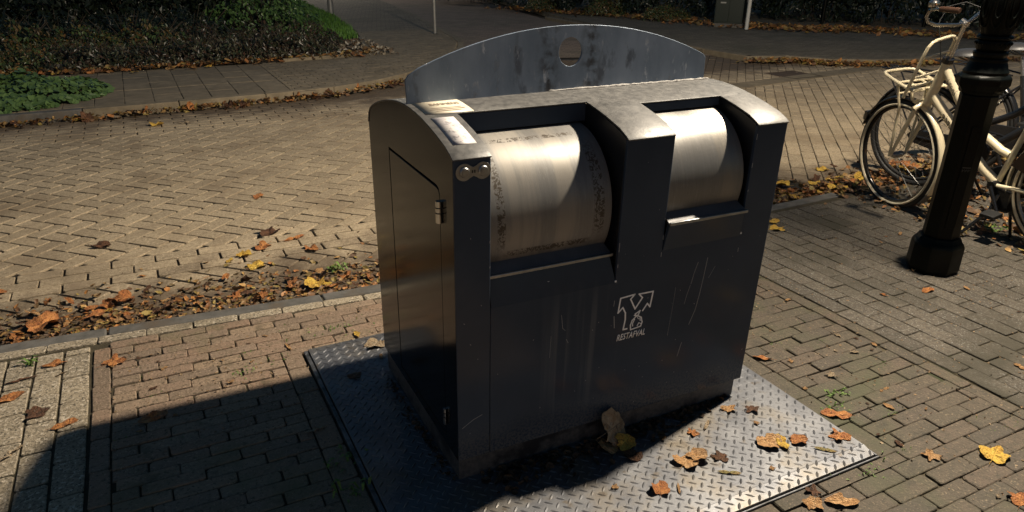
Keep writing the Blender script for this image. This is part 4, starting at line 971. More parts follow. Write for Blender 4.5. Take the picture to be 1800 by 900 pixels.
        for z, x in ((1.055, .49), (.925, .537), (.855, .562)):
            m_ = MB(); m_.tube([(x, -.127, z), (x, .127, z)], .0075, 8); put(m_, 'carrier_bar', paint, hp_o)
        m_ = MB(); m_.tube([(.70, -.025, .80), (.72, -.025, .80), (.76, -.02, .80)], [.03, .035, .028], 14); lm = put(m_, 'headlight', M_bikeblack, steer=True)
        m_ = MB(); m_.box(FC[0] + .36, FC[0] + .375, -.02, .02, FC[1] + .16, FC[1] + .20); m_.v = [(x + .0, y, z) for x, y, z in m_.v]; put(m_, 'guard_reflector', simple('pale_reflector', (.5, .47, .38), .3), steer=True, bevel=.003)
        m_ = MB(); m_.box(FC[0] + .335, FC[0] + .362, -.025, .025, FC[1] + .16, FC[1] + .225); put(m_, 'reflector_holder', M_bikeblack, steer=True, bevel=.003)
        # script lettering along the tubes
        M_letter = simple('dark_script', (.05, .04, .03), .5)
        def along(a, b_, rad):
            a, b_ = Vector(a), Vector(b_); d = (b_ - a).normalized(); n_ = Vector((0, 1, 0)).cross(d).normalized() if True else None
            return lambda x, y: a + d * x + (-n_) * (y - .012) * 1.0 + Vector((0, math.sqrt(max(rad ** 2 - min(abs(y - .012), rad * .9) ** 2, 0)) + .001, 0))
        text_mesh('lettering', 'Sparta', .062, M_letter, dt, along((.37, 0, .707), (.17, 0, .518), .0285), shear=.4, xs=.9)
        text_mesh('lettering', 'Pick-Up', .045, M_letter, ut, along((.375, 0, .923), (.27, 0, .77), .0245), shear=.4, xs=.72)
    return t
def pose(t, X, Y, th, lean):
    t.matrix_world = Matrix.Translation((X, Y, GZ)) @ Matrix.Rotation(th, 4, 'Z') @ Matrix.Rotation(lean, 4, 'X')
b1 = make_bike(True); pose(b1, 3.922, .725, 1.569, -.147)
tag(b1, 'cream transport bicycle with tall front carrier parked right of the lamp post', 'bicycle', 'parked bicycles')
b2 = make_bike(False); pose(b2, 4.53, 1.18, -1.50, .05)
tag(b2, 'black bicycle directly behind the cream one, its saddle left of the lamp post', 'bicycle', 'parked bicycles')
b3 = b2.copy(); link(b3)
for ch in list(b2.children):
    c_ = ch.copy(); link(c_); c_.parent = b3
    for g in ch.children: d_ = g.copy(); link(d_); d_.parent = c_
pose(b3, 5.15, 1.25, -1.62, .04); b3['label'] = 'rightmost black bicycle, its saddle beside the top of the lamp post base'

# ------------------------------------------------------------------ fallen leaves
def leaf_mesh(kind, seed, mt):
    r = random.Random(seed); n = 40; out = []; pa, pb = r.uniform(0, 6.28), r.uniform(0, 6.28)
    for k in range(n):
        t = 2 * PI * k / n; wob = .05 * math.sin(3 * t + pa) + .035 * math.sin(8 * t + pb) + r.uniform(-.03, .03)
        if kind == 'lobed': q = .66 + .26 * abs(math.cos(2.5 * t + .15 * math.sin(pa))) ** 1.2 + wob
        elif kind == 'star': q = .50 + .38 * abs(math.cos(2.5 * t + .3 * math.sin(pa + t))) ** 1.6 + wob * 1.4
        elif kind == 'oval': q = .5 / math.sqrt((math.cos(t) * .5) ** 2 + math.sin(t) ** 2) * (1 + wob)
        elif kind == 'sliver': q = .2 / math.sqrt((math.cos(t) * .2) ** 2 + math.sin(t) ** 2) * (1 + wob)
        else: q = .86 + wob * 1.2 - .30 * max(0, math.cos(t - PI)) ** 10
        if kind != 'sliver' and abs(math.sin(t * .5 + pb)) > .985: q *= .7      # a torn notch
        out.append((q * math.cos(t), q * math.sin(t)))
    ph = r.uniform(0, 6); cu = r.uniform(.08, .34); cr = {'lobed': .12, 'star': .14, 'oval': .07, 'sliver': .06, 'round': .09}[kind]
    def zf(x, y, e): return cu * abs(y) ** 1.5 * (.7 + .5 * math.sin(ph)) + cr * e * math.sin(3 * math.atan2(y, x) + ph) + cr * .9 * noise.noise(Vector((x * 2.6 + seed, y * 2.6, 0))) + cr * .5 * e * noise.noise(Vector((x * 6 + seed, y * 6, 4))) - .02 * math.exp(-abs(y) * 14) + .05
    m_ = MB(); vs = [(0, 0, .04)]; rings = (.3, .6, .82, 1.0)
    for e in rings:
        for x, y in out: vs.append((x * e, y * e, max(zf(x * e, y * e, e), .005)))
    fs = [(0, 1 + k, 1 + (k + 1) % n) for k in range(n)]
    for g in range(3): fs += [(1 + g * n + k, 1 + (g + 1) * n + k, 1 + (g + 1) * n + (k + 1) % n, 1 + g * n + (k + 1) % n) for k in range(n)]
    m_.add(vs, fs)
    m_.tube([(-.3, 0, .05), (-.9, 0, .06), (-1.3, .12 * r.uniform(-1, 1), .11)], [.014, .018, .014], 4)
    return m_.mesh('fallen_leaf', mt, 75)
CW = ('orange', 'tan', 'yellow', 'dark brown', 'pale', 'olive')
def place_words(x, y, z):
    q = pix(x, y, z); u = q[0] / 1800 if q else 0
    return ('at the left edge', 'near the left edge', 'far left of the container', 'midway left of the container', 'close left of the container', 'behind the container', 'behind the container',
            'just right of the container', 'between container and bicycle', 'by the bicycle wheel', 'at the right edge')[max(0, min(10, int(u * 11)))]
GP = {'leaves in the near gutter': 'near gutter', 'leaves in the gutter by the bicycles': 'bicycle gutter', 'leaves under the bicycles': 'under the bicycles', 'leaves along the far kerb': 'foot of far kerb', 'leaves along the shrub bed': 'edge of shrub bed', 'leaf scraps on the red bricks': 'on red bricks', 'leaf scraps on the steel plate': 'on steel plate', 'leaves on the grey pavers': 'on grey pavers'}
_lm = {}
def leaf(x, y, z, size, kind, col, label, group=None, rz=None, seed=None, tilt=(0, 0)):
    if group:
        sz = 'tiny' if size < .04 else 'small' if size < .07 else 'mid-sized' if size < .10 else 'large'
        label = sz + ' ' + CW[col] + ' ' + {'oval': 'oval', 'sliver': 'narrow', 'round': 'round', 'star': 'star shaped', 'lobed': 'lobed'}[kind] + ' leaf, ' + GP.get(group, group) + ', ' + place_words(x, y, z)
    s_ = seed if seed is not None else random.randrange(8); key = (kind, col, s_)
    if key not in _lm: _lm[key] = leaf_mesh(kind, s_ + 11 * len(_lm), M_leafs[col])
    o = bpy.data.objects.new('fallen_leaf', _lm[key]); o.location = (x, y, z); o.scale = (size / 2, size / 2 * random.uniform(.78, 1.0), size / 2 * random.uniform(.7, 1.5))
    o.rotation_euler = (tilt[0], tilt[1], rz if rz is not None else random.uniform(0, 6.28)); link(o)
    return tag(o, label, 'leaf', group)
P = .0035
leaf(.02, 1.01, P, .11, 'lobed', LP, 'pale crumpled leaf on the steel plate behind the left rear corner of the container')
leaf(.10, .97, P, .08, 'round', LT, 'tan leaf on the steel plate touching the rear left edge of the container')
leaf(-.134, .793, P, .07, 'lobed', LB, 'dark brown leaf on the plate where the shadow edge begins')
leaf(.012, .90, P, .04, 'oval', LT, 'small tan leaf beside the lower rear edge of the container on the plate')
leaf(.575, -.050, .062, .165, 'round', LP, 'big pale tan leaf propped against the skirting of the container', rz=.4, tilt=(1.15, .1))
leaf(.598, -.098, .022, .105, 'round', LY, 'yellow leaf under the big pale one at the foot of the container', rz=.3, tilt=(.35, 0))
leaf(.525, -.085, .022, .105, 'round', LT, 'tan leaf beside the yellow one at the foot of the container', rz=1.3, tilt=(.5, 0))
leaf(.60, -.15, P, .085, 'round', LB, 'dull brown leaf in the shadow just in front of the propped pale leaf')
leaf(.16, -.055, P, .09, 'oval', LB, 'dull olive brown leaf in the shadow near the front left corner of the container')
leaf(1.10, -.083, P, .075, 'star', LT, 'curled orange tan leaf on the plate off the right front corner of the container')
leaf(1.176, -.128, P, .07, 'star', LB, 'reddish brown curled leaf right of the orange one near the container corner')
leaf(.875, -.141, P, .06, 'star', LO, 'small orange leaf on the plate at the tip of the shadow')
leaf(.954, -.125, P, .07, 'sliver', LP, 'pale yellowish sliver of leaf on the plate near the shadow edge')
leaf(.745, -.262, P, .105, 'round', LT, 'large tan leaf with a folded half on the middle of the plate', rz=.5, tilt=(0, .1))
leaf(.795, -.262, P + .004, .09, 'lobed', LT, 'orange tan leaf overlapping the large tan leaf on the middle of the plate', rz=2.5)
leaf(.868, -.294, P, .075, 'star', LB, 'dark reddish brown leaf right of the pair on the middle of the plate')
leaf(.84, -.372, P, .085, 'sliver', LG, 'thin olive yellow leaf lying on the front part of the plate', rz=-.6)
leaf(.576, -.336, P, .085, 'round', LO, 'curled rusty orange leaf alone on the front of the plate', rz=1, tilt=(.15, 0))
leaf(.635, -.36, P, .05, 'sliver', LT, 'narrow brown fragment right of the rusty orange leaf on the plate')
leaf(1.085, -.312, P, .115, 'round', LT, 'biggest round tan leaf on the right half of the plate', rz=2.0)
leaf(1.125, -.330, P + .004, .09, 'oval', LY, 'yellow half leaf on top of the biggest round tan leaf', rz=1.2)
leaf(1.187, -.345, P, .08, 'lobed', LO, 'orange lobed leaf right of the biggest round leaf on the plate')
leaf(1.345, -.395, P, .10, 'star', LO, 'orange oak leaf on the right corner of the plate', rz=.2)
leaf(1.235, -.43, P, .08, 'sliver', LG, 'olive sliver of leaf between the round leaf and the right plate corner', rz=-.8)
for k, (x, y, c) in enumerate(((1.13, -.2, LT), (.45, -.26, LT), (.33, -.42, LO), (.99, -.42, LT))):
    leaf(x, y, P, .028, 'lobed', c, 'tiny scrap of brown leaf lying on the steel plate', 'leaf scraps on the steel plate')
G = GZ + .004
leaf(1.465, -.279, G, .11, 'oval', LO, 'orange oval leaf on the brick edge just outside the right side of the plate', rz=2.4)
leaf(1.777, -.703, G, .125, 'lobed', LY, 'large yellow orange leaf alone on the red bricks at lower right', rz=.4, seed=2)
leaf(1.09, -.632, G, .11, 'oval', LT, 'orange tan oval leaf on the bricks in front of the plate', rz=-.5)
leaf(.995, -.60, G, .08, 'lobed', LT, 'tan leaf against the front edge of the plate left of the oval leaf')
leaf(1.04, -.555, G, .07, 'star', LB, 'brown shrivelled leaf tight against the front edge of the plate')
leaf(1.566, -.609, G, .08, 'star', LT, 'small star shaped tan leaf on the bricks right of the plate corner')
leaf(1.682, -.066, G, .06, 'star', LP, 'small pale star shaped leaf on the red bricks right of the plate')
leaf(1.523, .168, G, .09, 'oval', LO, 'rust orange curled leaf on the bricks beside the right face of the container', rz=2.3, tilt=(.2, 0))
leaf(2.823, .306, G, .09, 'oval', LO, 'orange leaf on the grey pavers in front of the lamp post foot', rz=.1)
leaf(1.62, -.89, G, .09, 'lobed', LO, 'orange leaf at the lower right corner of the picture')
leaf(-1.024, 1.399, G, .13, 'star', LO, 'rust orange star shaped leaf on the red bricks near the kerb', rz=.5)
leaf(-1.401, 1.269, G, .12, 'oval', LO, 'rust orange oval leaf on the pale pavers at the left picture edge', rz=.4)
leaf(-1.255, 1.486, G, .10, 'oval', LO, 'orange brown leaf on the pale pavers close to the kerb', rz=.1)
leaf(-1.2, .972, G, .095, 'oval', LO, 'bright orange oval leaf in the middle of the pale pavers', rz=.3)
leaf(-1.362, .854, G, .12, 'sliver', LP, 'long pale curled leaf on the pale pavers at the left edge', rz=.9)
leaf(-1.30, 1.10, G, .10, 'lobed', LB, 'brown decayed leaf across a joint of the pale pavers', rz=.3)
leaf(-1.38, 1.40, G, .13, 'sliver', LB, 'dark brown flattened leaf across the pale pavers', rz=.2)
leaf(-1.23, 1.38, G, .05, 'oval', LP, 'little pale leaf standing beside a dark scrap on the pale pavers', tilt=(.8, 0))
leaf(-.90, .872, G, .11, 'oval', LO, 'curled orange leaf with a dark hollow on the red bricks above the shadow', rz=.3, tilt=(.25, 0))
leaf(-.363, .518, G, .09, 'sliver', LP, 'greyish leaf in the shadow beside the left edge of the plate', rz=.2)
leaf(1.70, -.33, G, .05, 'oval', LT, 'small tan leaf on the dark bricks right of the plate')
leaf(-.33, 1.19, G, .08, 'sliver', LT, 'thin pale leaf on the bricks by the rear left corner of the plate')
leaf(-.02, 1.17, G, .06, 'oval', LY, 'small yellow leaf on the bricks behind the plate')
for k in range(34):
    x, y = random.uniform(1.5, 2.2), random.uniform(-1.1, .7)
    if k > 20: x, y = random.uniform(-1.05, -.4), random.uniform(.7, 1.4)
    leaf(x, y, G, random.uniform(.018, .045), 'oval' if k % 3 else 'star', random.choice((LT, LP, LB, LT)), 'tiny dry leaf scrap on the red brick pavement', 'leaf scraps on the red bricks')
for k in range(16):
    leaf(random.uniform(2.3, 3.6), random.uniform(-.4, 1.6), G, random.uniform(.02, .06), 'oval', random.choice((LT, LB, LO)), 'small dry leaf on the grey pavers near the lamp post', 'leaves on the grey pavers')
leaf(2.794, 1.344, G, .12, 'lobed', LY, 'yellow leaf on the grey pavers just right of the container, the nearer of two', rz=0)
leaf(2.865, 1.461, G, .10, 'lobed', LY, 'smaller yellow leaf on the grey pavers just behind the nearer yellow one')
R_ = RZ + .004
leaf(-.299, 2.276, R_, .13, 'lobed', LY, 'bright yellow round leaf on the road left of the container', rz=.2, seed=1)
leaf(-.341, 2.465, R_, .10, 'lobed', LY, 'second yellow leaf on the road just behind the bright round one')
leaf(-.426, 2.43, R_, .07, 'oval', LY, 'small yellow leaf on the road left of the two larger yellow ones')
leaf(.031, 2.402, R_, .12, 'star', LO, 'orange leaf on the brick road close to the container')
leaf(-.138, 2.80, R_, .16, 'lobed', LB, 'flat wet brown leaf on the road beyond the yellow leaves')
leaf(-.02, 2.62, R_, .15, 'sliver', LO, 'orange brown pressed leaf on the brick courses of the road', rz=.3)
leaf(-.22, 2.56, R_, .13, 'lobed', LO, 'rust coloured leaf pressed flat on the road courses')
leaf(-1.097, 3.0, R_, .13, 'lobed', LB, 'brown flat leaf on the herringbone bricks at left')
leaf(-.622, 6.448, R_, .17, 'round', LY, 'pale yellow leaf on the far side of the road near the far kerb')
leaf(-.363, 6.441, R_, .13, 'oval', LP, 'small whitish leaf on the far side of the road')
leaf(-.08, 3.6, R_, .14, 'oval', LO, 'orange brown leaf alone on the herringbone bricks')
leaf(3.882, 2.027, R_, .14, 'lobed', LY, 'bright yellow leaf in the gutter left of the cream bicycle wheel')
leaf(3.916, 1.847, R_ + .01, .17, 'lobed', LY, 'golden yellow leaf against the kerb end by the cream bicycle')
leaf(4.255, 2.29, R_, .14, 'lobed', LY, 'yellow leaf on the road left of the cream bicycle wheel')
leaf(3.6, 2.1, R_ + .01, .14, 'lobed', LY, 'yellow leaf among brown ones in the gutter right of the container')
leaf(-.999, 2.104, R_ + .01, .15, 'lobed', LO, 'orange leaf on the dark litter in the gutter at left')
leaf(-1.102, 1.964, R_ + .015, .15, 'oval', LO, 'orange oval leaf on top of the gutter litter at left', rz=.5)
leaf(-1.344, 1.952, R_ + .015, .20, 'lobed', LO, 'biggest orange leaf on the gutter litter near the left edge')
leaf(-.064, 1.836, R_ + .02, .14, 'lobed', LY, 'yellow orange leaf on the gutter litter near the container')
leaf(-1.30, 7.02, RZ + .02, .22, 'lobed', LY, 'yellow leaf at the foot of the green ground cover across the road')
leaf(-.25, 7.10, .0, .13, 'round', LO, 'orange round leaf leaning on the far kerb', tilt=(1.2, 0))
leaf(-1.0, 7.0, RZ + .02, .2, 'oval', LP, 'pale leaf in the far gutter right of the ground cover')
leaf(-.7, 7.06, .0, .13, 'lobed', LO, 'rust orange leaf leaning on the left part of the far kerb', tilt=(1.0, .2))
leaf(1.75, 7.50, .0, .13, 'lobed', LO, 'orange leaf leaning on the far kerb near the container top', tilt=(1.0, .2))
leaf(1.35, 7.32, .0, .13, 'round', LB, 'reddish brown leaf leaning on the far kerb', tilt=(.9, .2))
# loose leaves of the gutters: countable ones on top, the dense litter below as one mass
for k in range(78):
    x = random.uniform(-2.2, .6); y = interp(x, KY) + .10 + abs(random.gauss(0, .24))
    leaf(x, y, R_ + random.uniform(.004, .018), random.uniform(.04, .095), random.choice(('lobed', 'star', 'oval', 'sliver', 'lobed')), random.choice((LO, LO, LT, LB, LB, LO, LY if k % 3 == 0 else LT)), 'orange brown leaf among the litter in the near gutter left of the container', 'leaves in the near gutter', tilt=(random.gauss(0, .3), random.gauss(0, .3)))
for k in range(56):
    x = random.uniform(2.7, 5.2); y = 1.78 + abs(random.gauss(0, .22)) + max(0, x - 4.0) * .1
    leaf(x, y, R_ + random.uniform(.004, .025), random.uniform(.07, .13), random.choice(('lobed', 'star', 'oval', 'lobed')), random.choice((LO, LT, LY, LO, LB, LY, LT)), 'leaf in the gutter between the container and the bicycles', 'leaves in the gutter by the bicycles', tilt=(random.gauss(0, .25), random.gauss(0, .25)))
for k in range(30):
    leaf(random.uniform(3.8, 5.3), random.uniform(.2, 1.7), GZ + random.uniform(.0, .02), random.uniform(.07, .13), random.choice(('lobed', 'star', 'oval')), random.choice((LO, LT, LB, LB, LT)), 'leaf on the ground under the parked bicycles', 'leaves under the bicycles', tilt=(random.gauss(0, .25), random.gauss(0, .25)))
for k in range(26):
    x = random.uniform(-2.3, 3.2); leaf(x, far_kerb_y(x) - random.uniform(.04, .25), RZ + random.uniform(.01, .05), random.uniform(.10, .17), random.choice(('lobed', 'oval')), random.choice((LO, LT, LB, LB)), 'leaf lying along the foot of the far kerb', 'leaves along the far kerb', tilt=(random.gauss(0, .4), random.gauss(0, .3)))
for k in range(22):
    x = random.uniform(-2.2, 3.0); leaf(x, interp(x, [(-3, 10.1), (-1.4, 9.8), (2.3, 9.95), (3, 10.4)]) + random.uniform(-.25, .08), .06, random.uniform(.10, .18), 'lobed', random.choice((LO, LT, LY, LP)), 'leaf on the far pavement along the edge of the shrub bed', 'leaves along the shrub bed', tilt=(random.gauss(0, .3), 0))
def litter(name, n, fn, smin, smax, mt, zs=.03, label=None, cat='leaf litter', tlt=.5):
    m_ = MB()
    for k in range(n):
        x, y, z = fn(); s_ = random.uniform(smin, smax); a = random.uniform(0, 6.28); asp = random.uniform(.45, .9)
        N_ = Vector((random.gauss(0, tlt), random.gauss(0, tlt), 1)).normalized(); u = N_.cross(Vector((math.sin(a), math.cos(a), 0))).normalized(); v = N_.cross(u)
        c0 = Vector((x, y, z)); kk = 7; pts = []
        for i in range(kk):
            t = 2 * PI * i / kk; q = s_ / 2 * (1 + random.uniform(-.28, .28)); pts.append(c0 + u * q * math.cos(t) + v * q * asp * math.sin(t) + N_ * random.uniform(0, .22) * s_)
        m_.add([c0] + pts, [(0, 1 + i, 1 + (i + 1) % kk) for i in range(kk)], random.random())
    o = m_.build(name, mt, smooth=None, kind='stuff')
    if label: tag(o, label, cat)
    return o
def near_gut():
    x = random.uniform(-3.2, 1.2); q = abs(random.gauss(0, 1)); y = interp(x, KY) + .07 + q * .21; return x, y, RZ + .003 + max(0, .016 - q * .008) * random.random()
litter('leaf_litter', 3300, near_gut, .008, .045, M_litter, tlt=.3, label='dense dark leaf litter filling the near gutter along the kerb')
def right_gut():
    x = random.uniform(2.4, 6.2); q = abs(random.gauss(0, 1)); y = 1.76 + q * .17; return x, y, RZ + .004 + max(0, .02 - q * .01) * random.random()
litter('leaf_litter', 2400, right_gut, .012, .06, M_litter, label='dense leaf litter in the gutter right of the container')
def bike_lit(): return random.uniform(3.72, 6.2), random.uniform(-.9, 1.72), GZ + .002 + random.uniform(0, .016)
litter('leaf_litter', 2600, bike_lit, .012, .06, M_litter, label='leaf litter and dirt covering the ground under the bicycles')
def far_gut():
    x = random.uniform(-5, 3.6); return x, far_kerb_y(x) - .02 - abs(random.gauss(0, .07)), RZ + .004 + random.uniform(0, .05)
litter('leaf_litter', 1300, far_gut, .02, .07, M_litter, label='leaf litter along the foot of the far kerb')
def bed_edge():
    x = random.uniform(-6, 3.0); return x, interp(x, [(-6, 10.3), (-2.4, 10.15), (-1.4, 9.85), (2.3, 10.0), (3, 10.5)]) + random.gauss(.05, .09), .05 + random.uniform(0, .05)
litter('leaf_litter', 1500, bed_edge, .03, .10, M_litter, label='leaf litter along the front edge of the shrub bed')
def plat_gut():
    t = random.random(); a = [(8.2, 7.3), (8.9, 7.1), (9.2, 6.6), (9.9, 6.15), (11, 5.9), (13, 5.5)]; i = min(int(t * 5), 4); f = t * 5 - i
    return a[i][0] + (a[i + 1][0] - a[i][0]) * f + random.gauss(-.05, .09), a[i][1] + (a[i + 1][1] - a[i][1]) * f + random.gauss(-.05, .09), RZ + .01 + random.uniform(0, .05)
litter('leaf_litter', 900, plat_gut, .04, .11, M_litter, label='brown leaf litter along the kerb of the raised pavement')
def hedge_edge():
    t = random.random(); a = [(8.9, 18), (10.6, 14.2), (11.5, 11.2), (12.3, 9.9), (13.3, 9.45), (14.1, 7.4), (17, 5.8)]; i = min(int(t * 6), 5); f = t * 6 - i
    return a[i][0] + (a[i + 1][0] - a[i][0]) * f + random.gauss(.25, .28), a[i][1] + (a[i + 1][1] - a[i][1]) * f + random.gauss(.25, .28), .03 + random.uniform(0, .05)
litter('leaf_litter', 2600, hedge_edge, .05, .14, M_litter, label='fallen leaves in front of the dark hedge at upper right')
def plate_lit():
    x = random.uniform(.08, 1.15); return x, -.004 - abs(random.gauss(0, .05)) * min(1, (1.2 - x) * 2.2), .002 + random.uniform(0, .005)
litter('leaf_litter', 520, plate_lit, .008, .035, simple('dark_litter', tone=[(.04, .022, .01), (.09, .045, .015), (.025, .015, .008), (.06, .03, .012)], rough=.7), label='dark rotting leaf bits along the foot of the container front')
def side_lit(): return -.004 - abs(random.gauss(0, .018)), random.uniform(0, .75), .002 + random.uniform(0, .004)
litter('leaf_litter', 160, side_lit, .006, .02, simple('dark_litter_b', tone=[(.04, .022, .01), (.07, .04, .02)], rough=.7), label='dark dirt crumbs along the left foot of the container')
def spall(): 
    k = random.random()
    if k < .5: return random.uniform(-1.05, 2.1), random.uniform(.6, 1.45), GZ + .001
    return random.uniform(1.45, 3.4), random.uniform(-1.2, 1.5), GZ + .001
def pale_bits(): return random.uniform(2.15, 3.15), random.uniform(9.98, 11.9), .05 + random.uniform(0, .06)
litter('leaf_litter', 420, pale_bits, .03, .10, simple('pale_litter', tone=[(.34, .30, .22), (.12, .08, .05), (.5, .45, .36), (.08, .06, .04), (.2, .12, .06)], rough=.7), label='pale dry leaf bits on the bare soil at the right corner of the bed')
litter('twig_crumbs', 3000, spall, .003, .013, simple('crumbs', tone=[(.06, .035, .02), (.25, .16, .08), (.12, .07, .03), (.35, .26, .16)], rough=.7), label='tiny leaf crumbs scattered on the brick pavement', cat='debris')

# weeds and moss in the joints
def tuft(x, y, n, s_, label, group=None, z=GZ - .004, spread=.03):
    m_ = MB()
    for k in range(n):
        a = random.uniform(0, 6.28); L_ = s_ * random.uniform(.5, 1); px, py = random.gauss(0, spread), random.gauss(0, spread * .5); w_ = L_ * .14; el = random.uniform(.2, .9)
        d = Vector((math.cos(a), math.sin(a), 0)); q = Vector((-d.y, d.x, 0)); b0 = Vector((px, py, 0)); mid = b0 + d * L_ * .5 + Vector((0, 0, L_ * el)); tip = b0 + d * L_ + Vector((0, 0, L_ * el * .8))
        m_.add([b0 - q * w_ * .4, b0 + q * w_ * .4, mid + q * w_, mid - q * w_, tip], [(0, 1, 2, 3), (3, 2, 4)], random.random())
    o = m_.build('weed_tuft', M_weed, smooth=None, loc=(x, y, z)); 
    if spread > .03: o['kind'] = 'stuff'
    return tag(o, label, 'weed', group)
tuft(-1.353, 1.535, 14, .055, 'pale green star shaped weed on the left pavers near the kerb', spread=.004)
tuft(1.60, -.175, 26, .030, 'green weed tuft in a brick joint right of the plate')
tuft(1.50, -.235, 22, .024, 'second green weed tuft beside the edge bricks right of the plate')
tuft(-.12, 1.28, 40, .024, 'green weeds in the joints behind the plate at left', spread=.10)
tuft(-.55, 1.05, 18, .022, 'bright green weed in the red bricks left of the plate')
tuft(-.42, 1.12, 16, .022, 'weed in the red bricks closest to the rear left plate corner', spread=.05)
tuft(-.30, .30, 24, .045, 'dark green weeds in the shadow beside the left plate edge', spread=.05)
tuft(-.33, .12, 22, .045, 'dark green weeds in the shadow at the bottom edge left of the plate', spread=.05)
tuft(1.30, -.545, 30, .020, 'mossy weeds along the front edge of the plate', spread=.08)
tuft(4.05, .72, 26, .06, 'green weed on the ground by the stand of the cream bicycle', spread=.05)
tuft(.10, 2.0, 18, .06, 'green leafy weed among the orange leaves in the gutter', z=RZ + .01, spread=.03)
for k in range(24):
    x, y = (random.uniform(-1.04, -.36), random.choice([1.445 - r * .088 - .044 for r in range(9)])) if k % 2 else (random.uniform(1.52, 2.08), random.choice([1.445 - r * .088 - .044 for r in range(11, 26)]))
    tuft(x, y, 9, .012, 'tiny green weed in a red brick joint, ' + ('left part, ' if x < 0 else 'right part, ') + ('nearer' if y < (1.1 if x < 0 else 0) else 'farther') + ' rows', 'tiny weeds in the brick joints', spread=.02)

# ------------------------------------------------------------------ planting
def foliage_mb(n, rx, ry, rz, size, base=0.0, shape='dome', seed=1, asp=.5, up=.3):
    r = random.Random(seed); m_ = MB(); k = 0
    while k < n:
        u, v, q = r.uniform(-1, 1), r.uniform(-1, 1), r.uniform(0, 1)
        if shape == 'dome':
            lim = math.sqrt(max(0, 1 - (u * u + v * v))) if u * u + v * v < 1 else 0
            lim *= .70 + .75 * noise.noise(Vector((u * 2.6 + seed, v * 2.6, 3))) + .3 * noise.noise(Vector((u * 7 + seed, v * 7, 1)))
            if lim <= .05: continue
            h = lim * (1 - .55 * q * q)
        else:
            h = (.78 + .42 * noise.noise(Vector((u * rx * 1.3 + seed, v * ry * 1.3, 5)))) * (1 - .75 * q ** 1.5)
        if noise.noise(Vector((u * 5 + seed, v * 5, h * 5))) < -.28: continue
        p = Vector((u * rx, v * ry, base + h * rz)); s_ = size * r.uniform(.45, 1.5)
        nrm = Vector((u * .8 + r.gauss(0, .6), v * .8 + r.gauss(0, .6) - .3, up + r.random())).normalized(); a = r.uniform(0, 6.28)
        t = nrm.cross(Vector((math.cos(a), math.sin(a), .3))).normalized(); b_ = nrm.cross(t); tn = r.random()
        m_.add([p - t * s_ * .5, p + b_ * s_ * asp * .5 + nrm * s_ * .08, p + t * s_ * .5, p - b_ * s_ * asp * .5 + nrm * s_ * .08], [(0, 1, 2), (0, 2, 3)], tn); k += 1
    return m_
def stems_mb(n, rx, ry, h, seed):
    r = random.Random(seed); m_ = MB()
    for k in range(n):
        a, b_ = r.uniform(-.5, .5) * rx, r.uniform(-.5, .5) * ry
        m_.tube([(a * .5, b_ * .5, -.05), (a, b_, h * .5), (a * 1.6, b_ * 1.6, h * r.uniform(.8, 1.05))], [.008, .006, .003], 4, cap=False)
    return m_
_sh = {}
def shrub(x, y, z, key, args, mt, sc, label, group, cat='shrub', name='shrub'):
    if key not in _sh:
        _sh[key] = (foliage_mb(**args).mesh('foliage', mt), stems_mb(14, args['rx'], args['ry'], args['rz'], args['seed']).mesh('stems', M_stem))
    t = empty(name, (x, y, z), random.uniform(-.3, .3)); t.scale = (sc, sc, sc * random.uniform(.85, 1.1))
    for nm, me in zip(('foliage', 'stems'), _sh[key]): o = bpy.data.objects.new(nm, me); link(o); o.parent = t
    return tag(t, label, cat, group)
bed = sheet('planting_bed_soil', [(-40, 10.6), (-2.4, 10.2), (-1.4, 9.86), (-.3, 9.99), (1.3, 9.86), (2.4, 10.02), (2.85, 10.62), (3.35, 13.25), (4.0, 17.6), (4.4, 26), (5, 40), (-40, 40)], .046, M_soil)
be = empty('bed_edging'); be['kind'] = 'structure'
kp = [(1.3, 9.86), (1.9, 9.93), (2.4, 10.0), (2.85, 10.6), (3.0, 11.3), (3.2, 12.3)]
for a, c in zip(kp, kp[1:]):
    a, c = Vector(a), Vector(c); d = (c - a).normalized(); n_ = Vector((-d.y, d.x)); g = d * .004; pts = [a + g, c - g, c - g + n_ * .06, a + g + n_ * .06]
    MB().prism([(p.x, p.y) for p in pts], [], 'xy', 0, .085).build('edging_stone', M_slab, be, smooth=None)
gr = 'low shrubs in the bed across the road'
A1 = dict(n=2200, rx=.75, ry=.6, rz=.42, size=.055, seed=2); A2 = dict(n=2200, rx=.8, ry=.6, rz=.5, size=.06, seed=5); A3 = dict(n=2400, rx=.9, ry=.8, rz=.62, size=.07, seed=9)
A4 = dict(n=5200, rx=1.5, ry=1.1, rz=2.4, size=.11, seed=13); A5 = dict(n=2600, rx=1.2, ry=1.0, rz=1.1, size=.075, seed=21)
ORD = ['leftmost', 'second', 'third', 'fourth', 'fifth', 'sixth', 'seventh', 'eighth', 'ninth', 'tenth', 'eleventh', 'twelfth', 'thirteenth', 'last']
row1 = [-5.6, -4.6, -3.7, -2.9, -2.1, -1.35, -.6, .15, .9, 1.6]
for k, x in enumerate(row1):
    near_lab = ORD[k] + ' of the low ' + ('reddish' if x > -1.6 else 'green brown') + ' shrubs along the front of the bed'
    shrub(x, interp(x, [(-6, 10.9), (-2.4, 10.75), (-1.4, 10.5), (1.6, 10.5)]), .04, ('r' if x > -1.6 else 'm') + str(k % 2), dict(A1, seed=2 + k % 2), M_fol_red if x > -1.6 else M_fol_mix, .95, near_lab, gr + (', right part' if x > -1.6 else ', left part'))
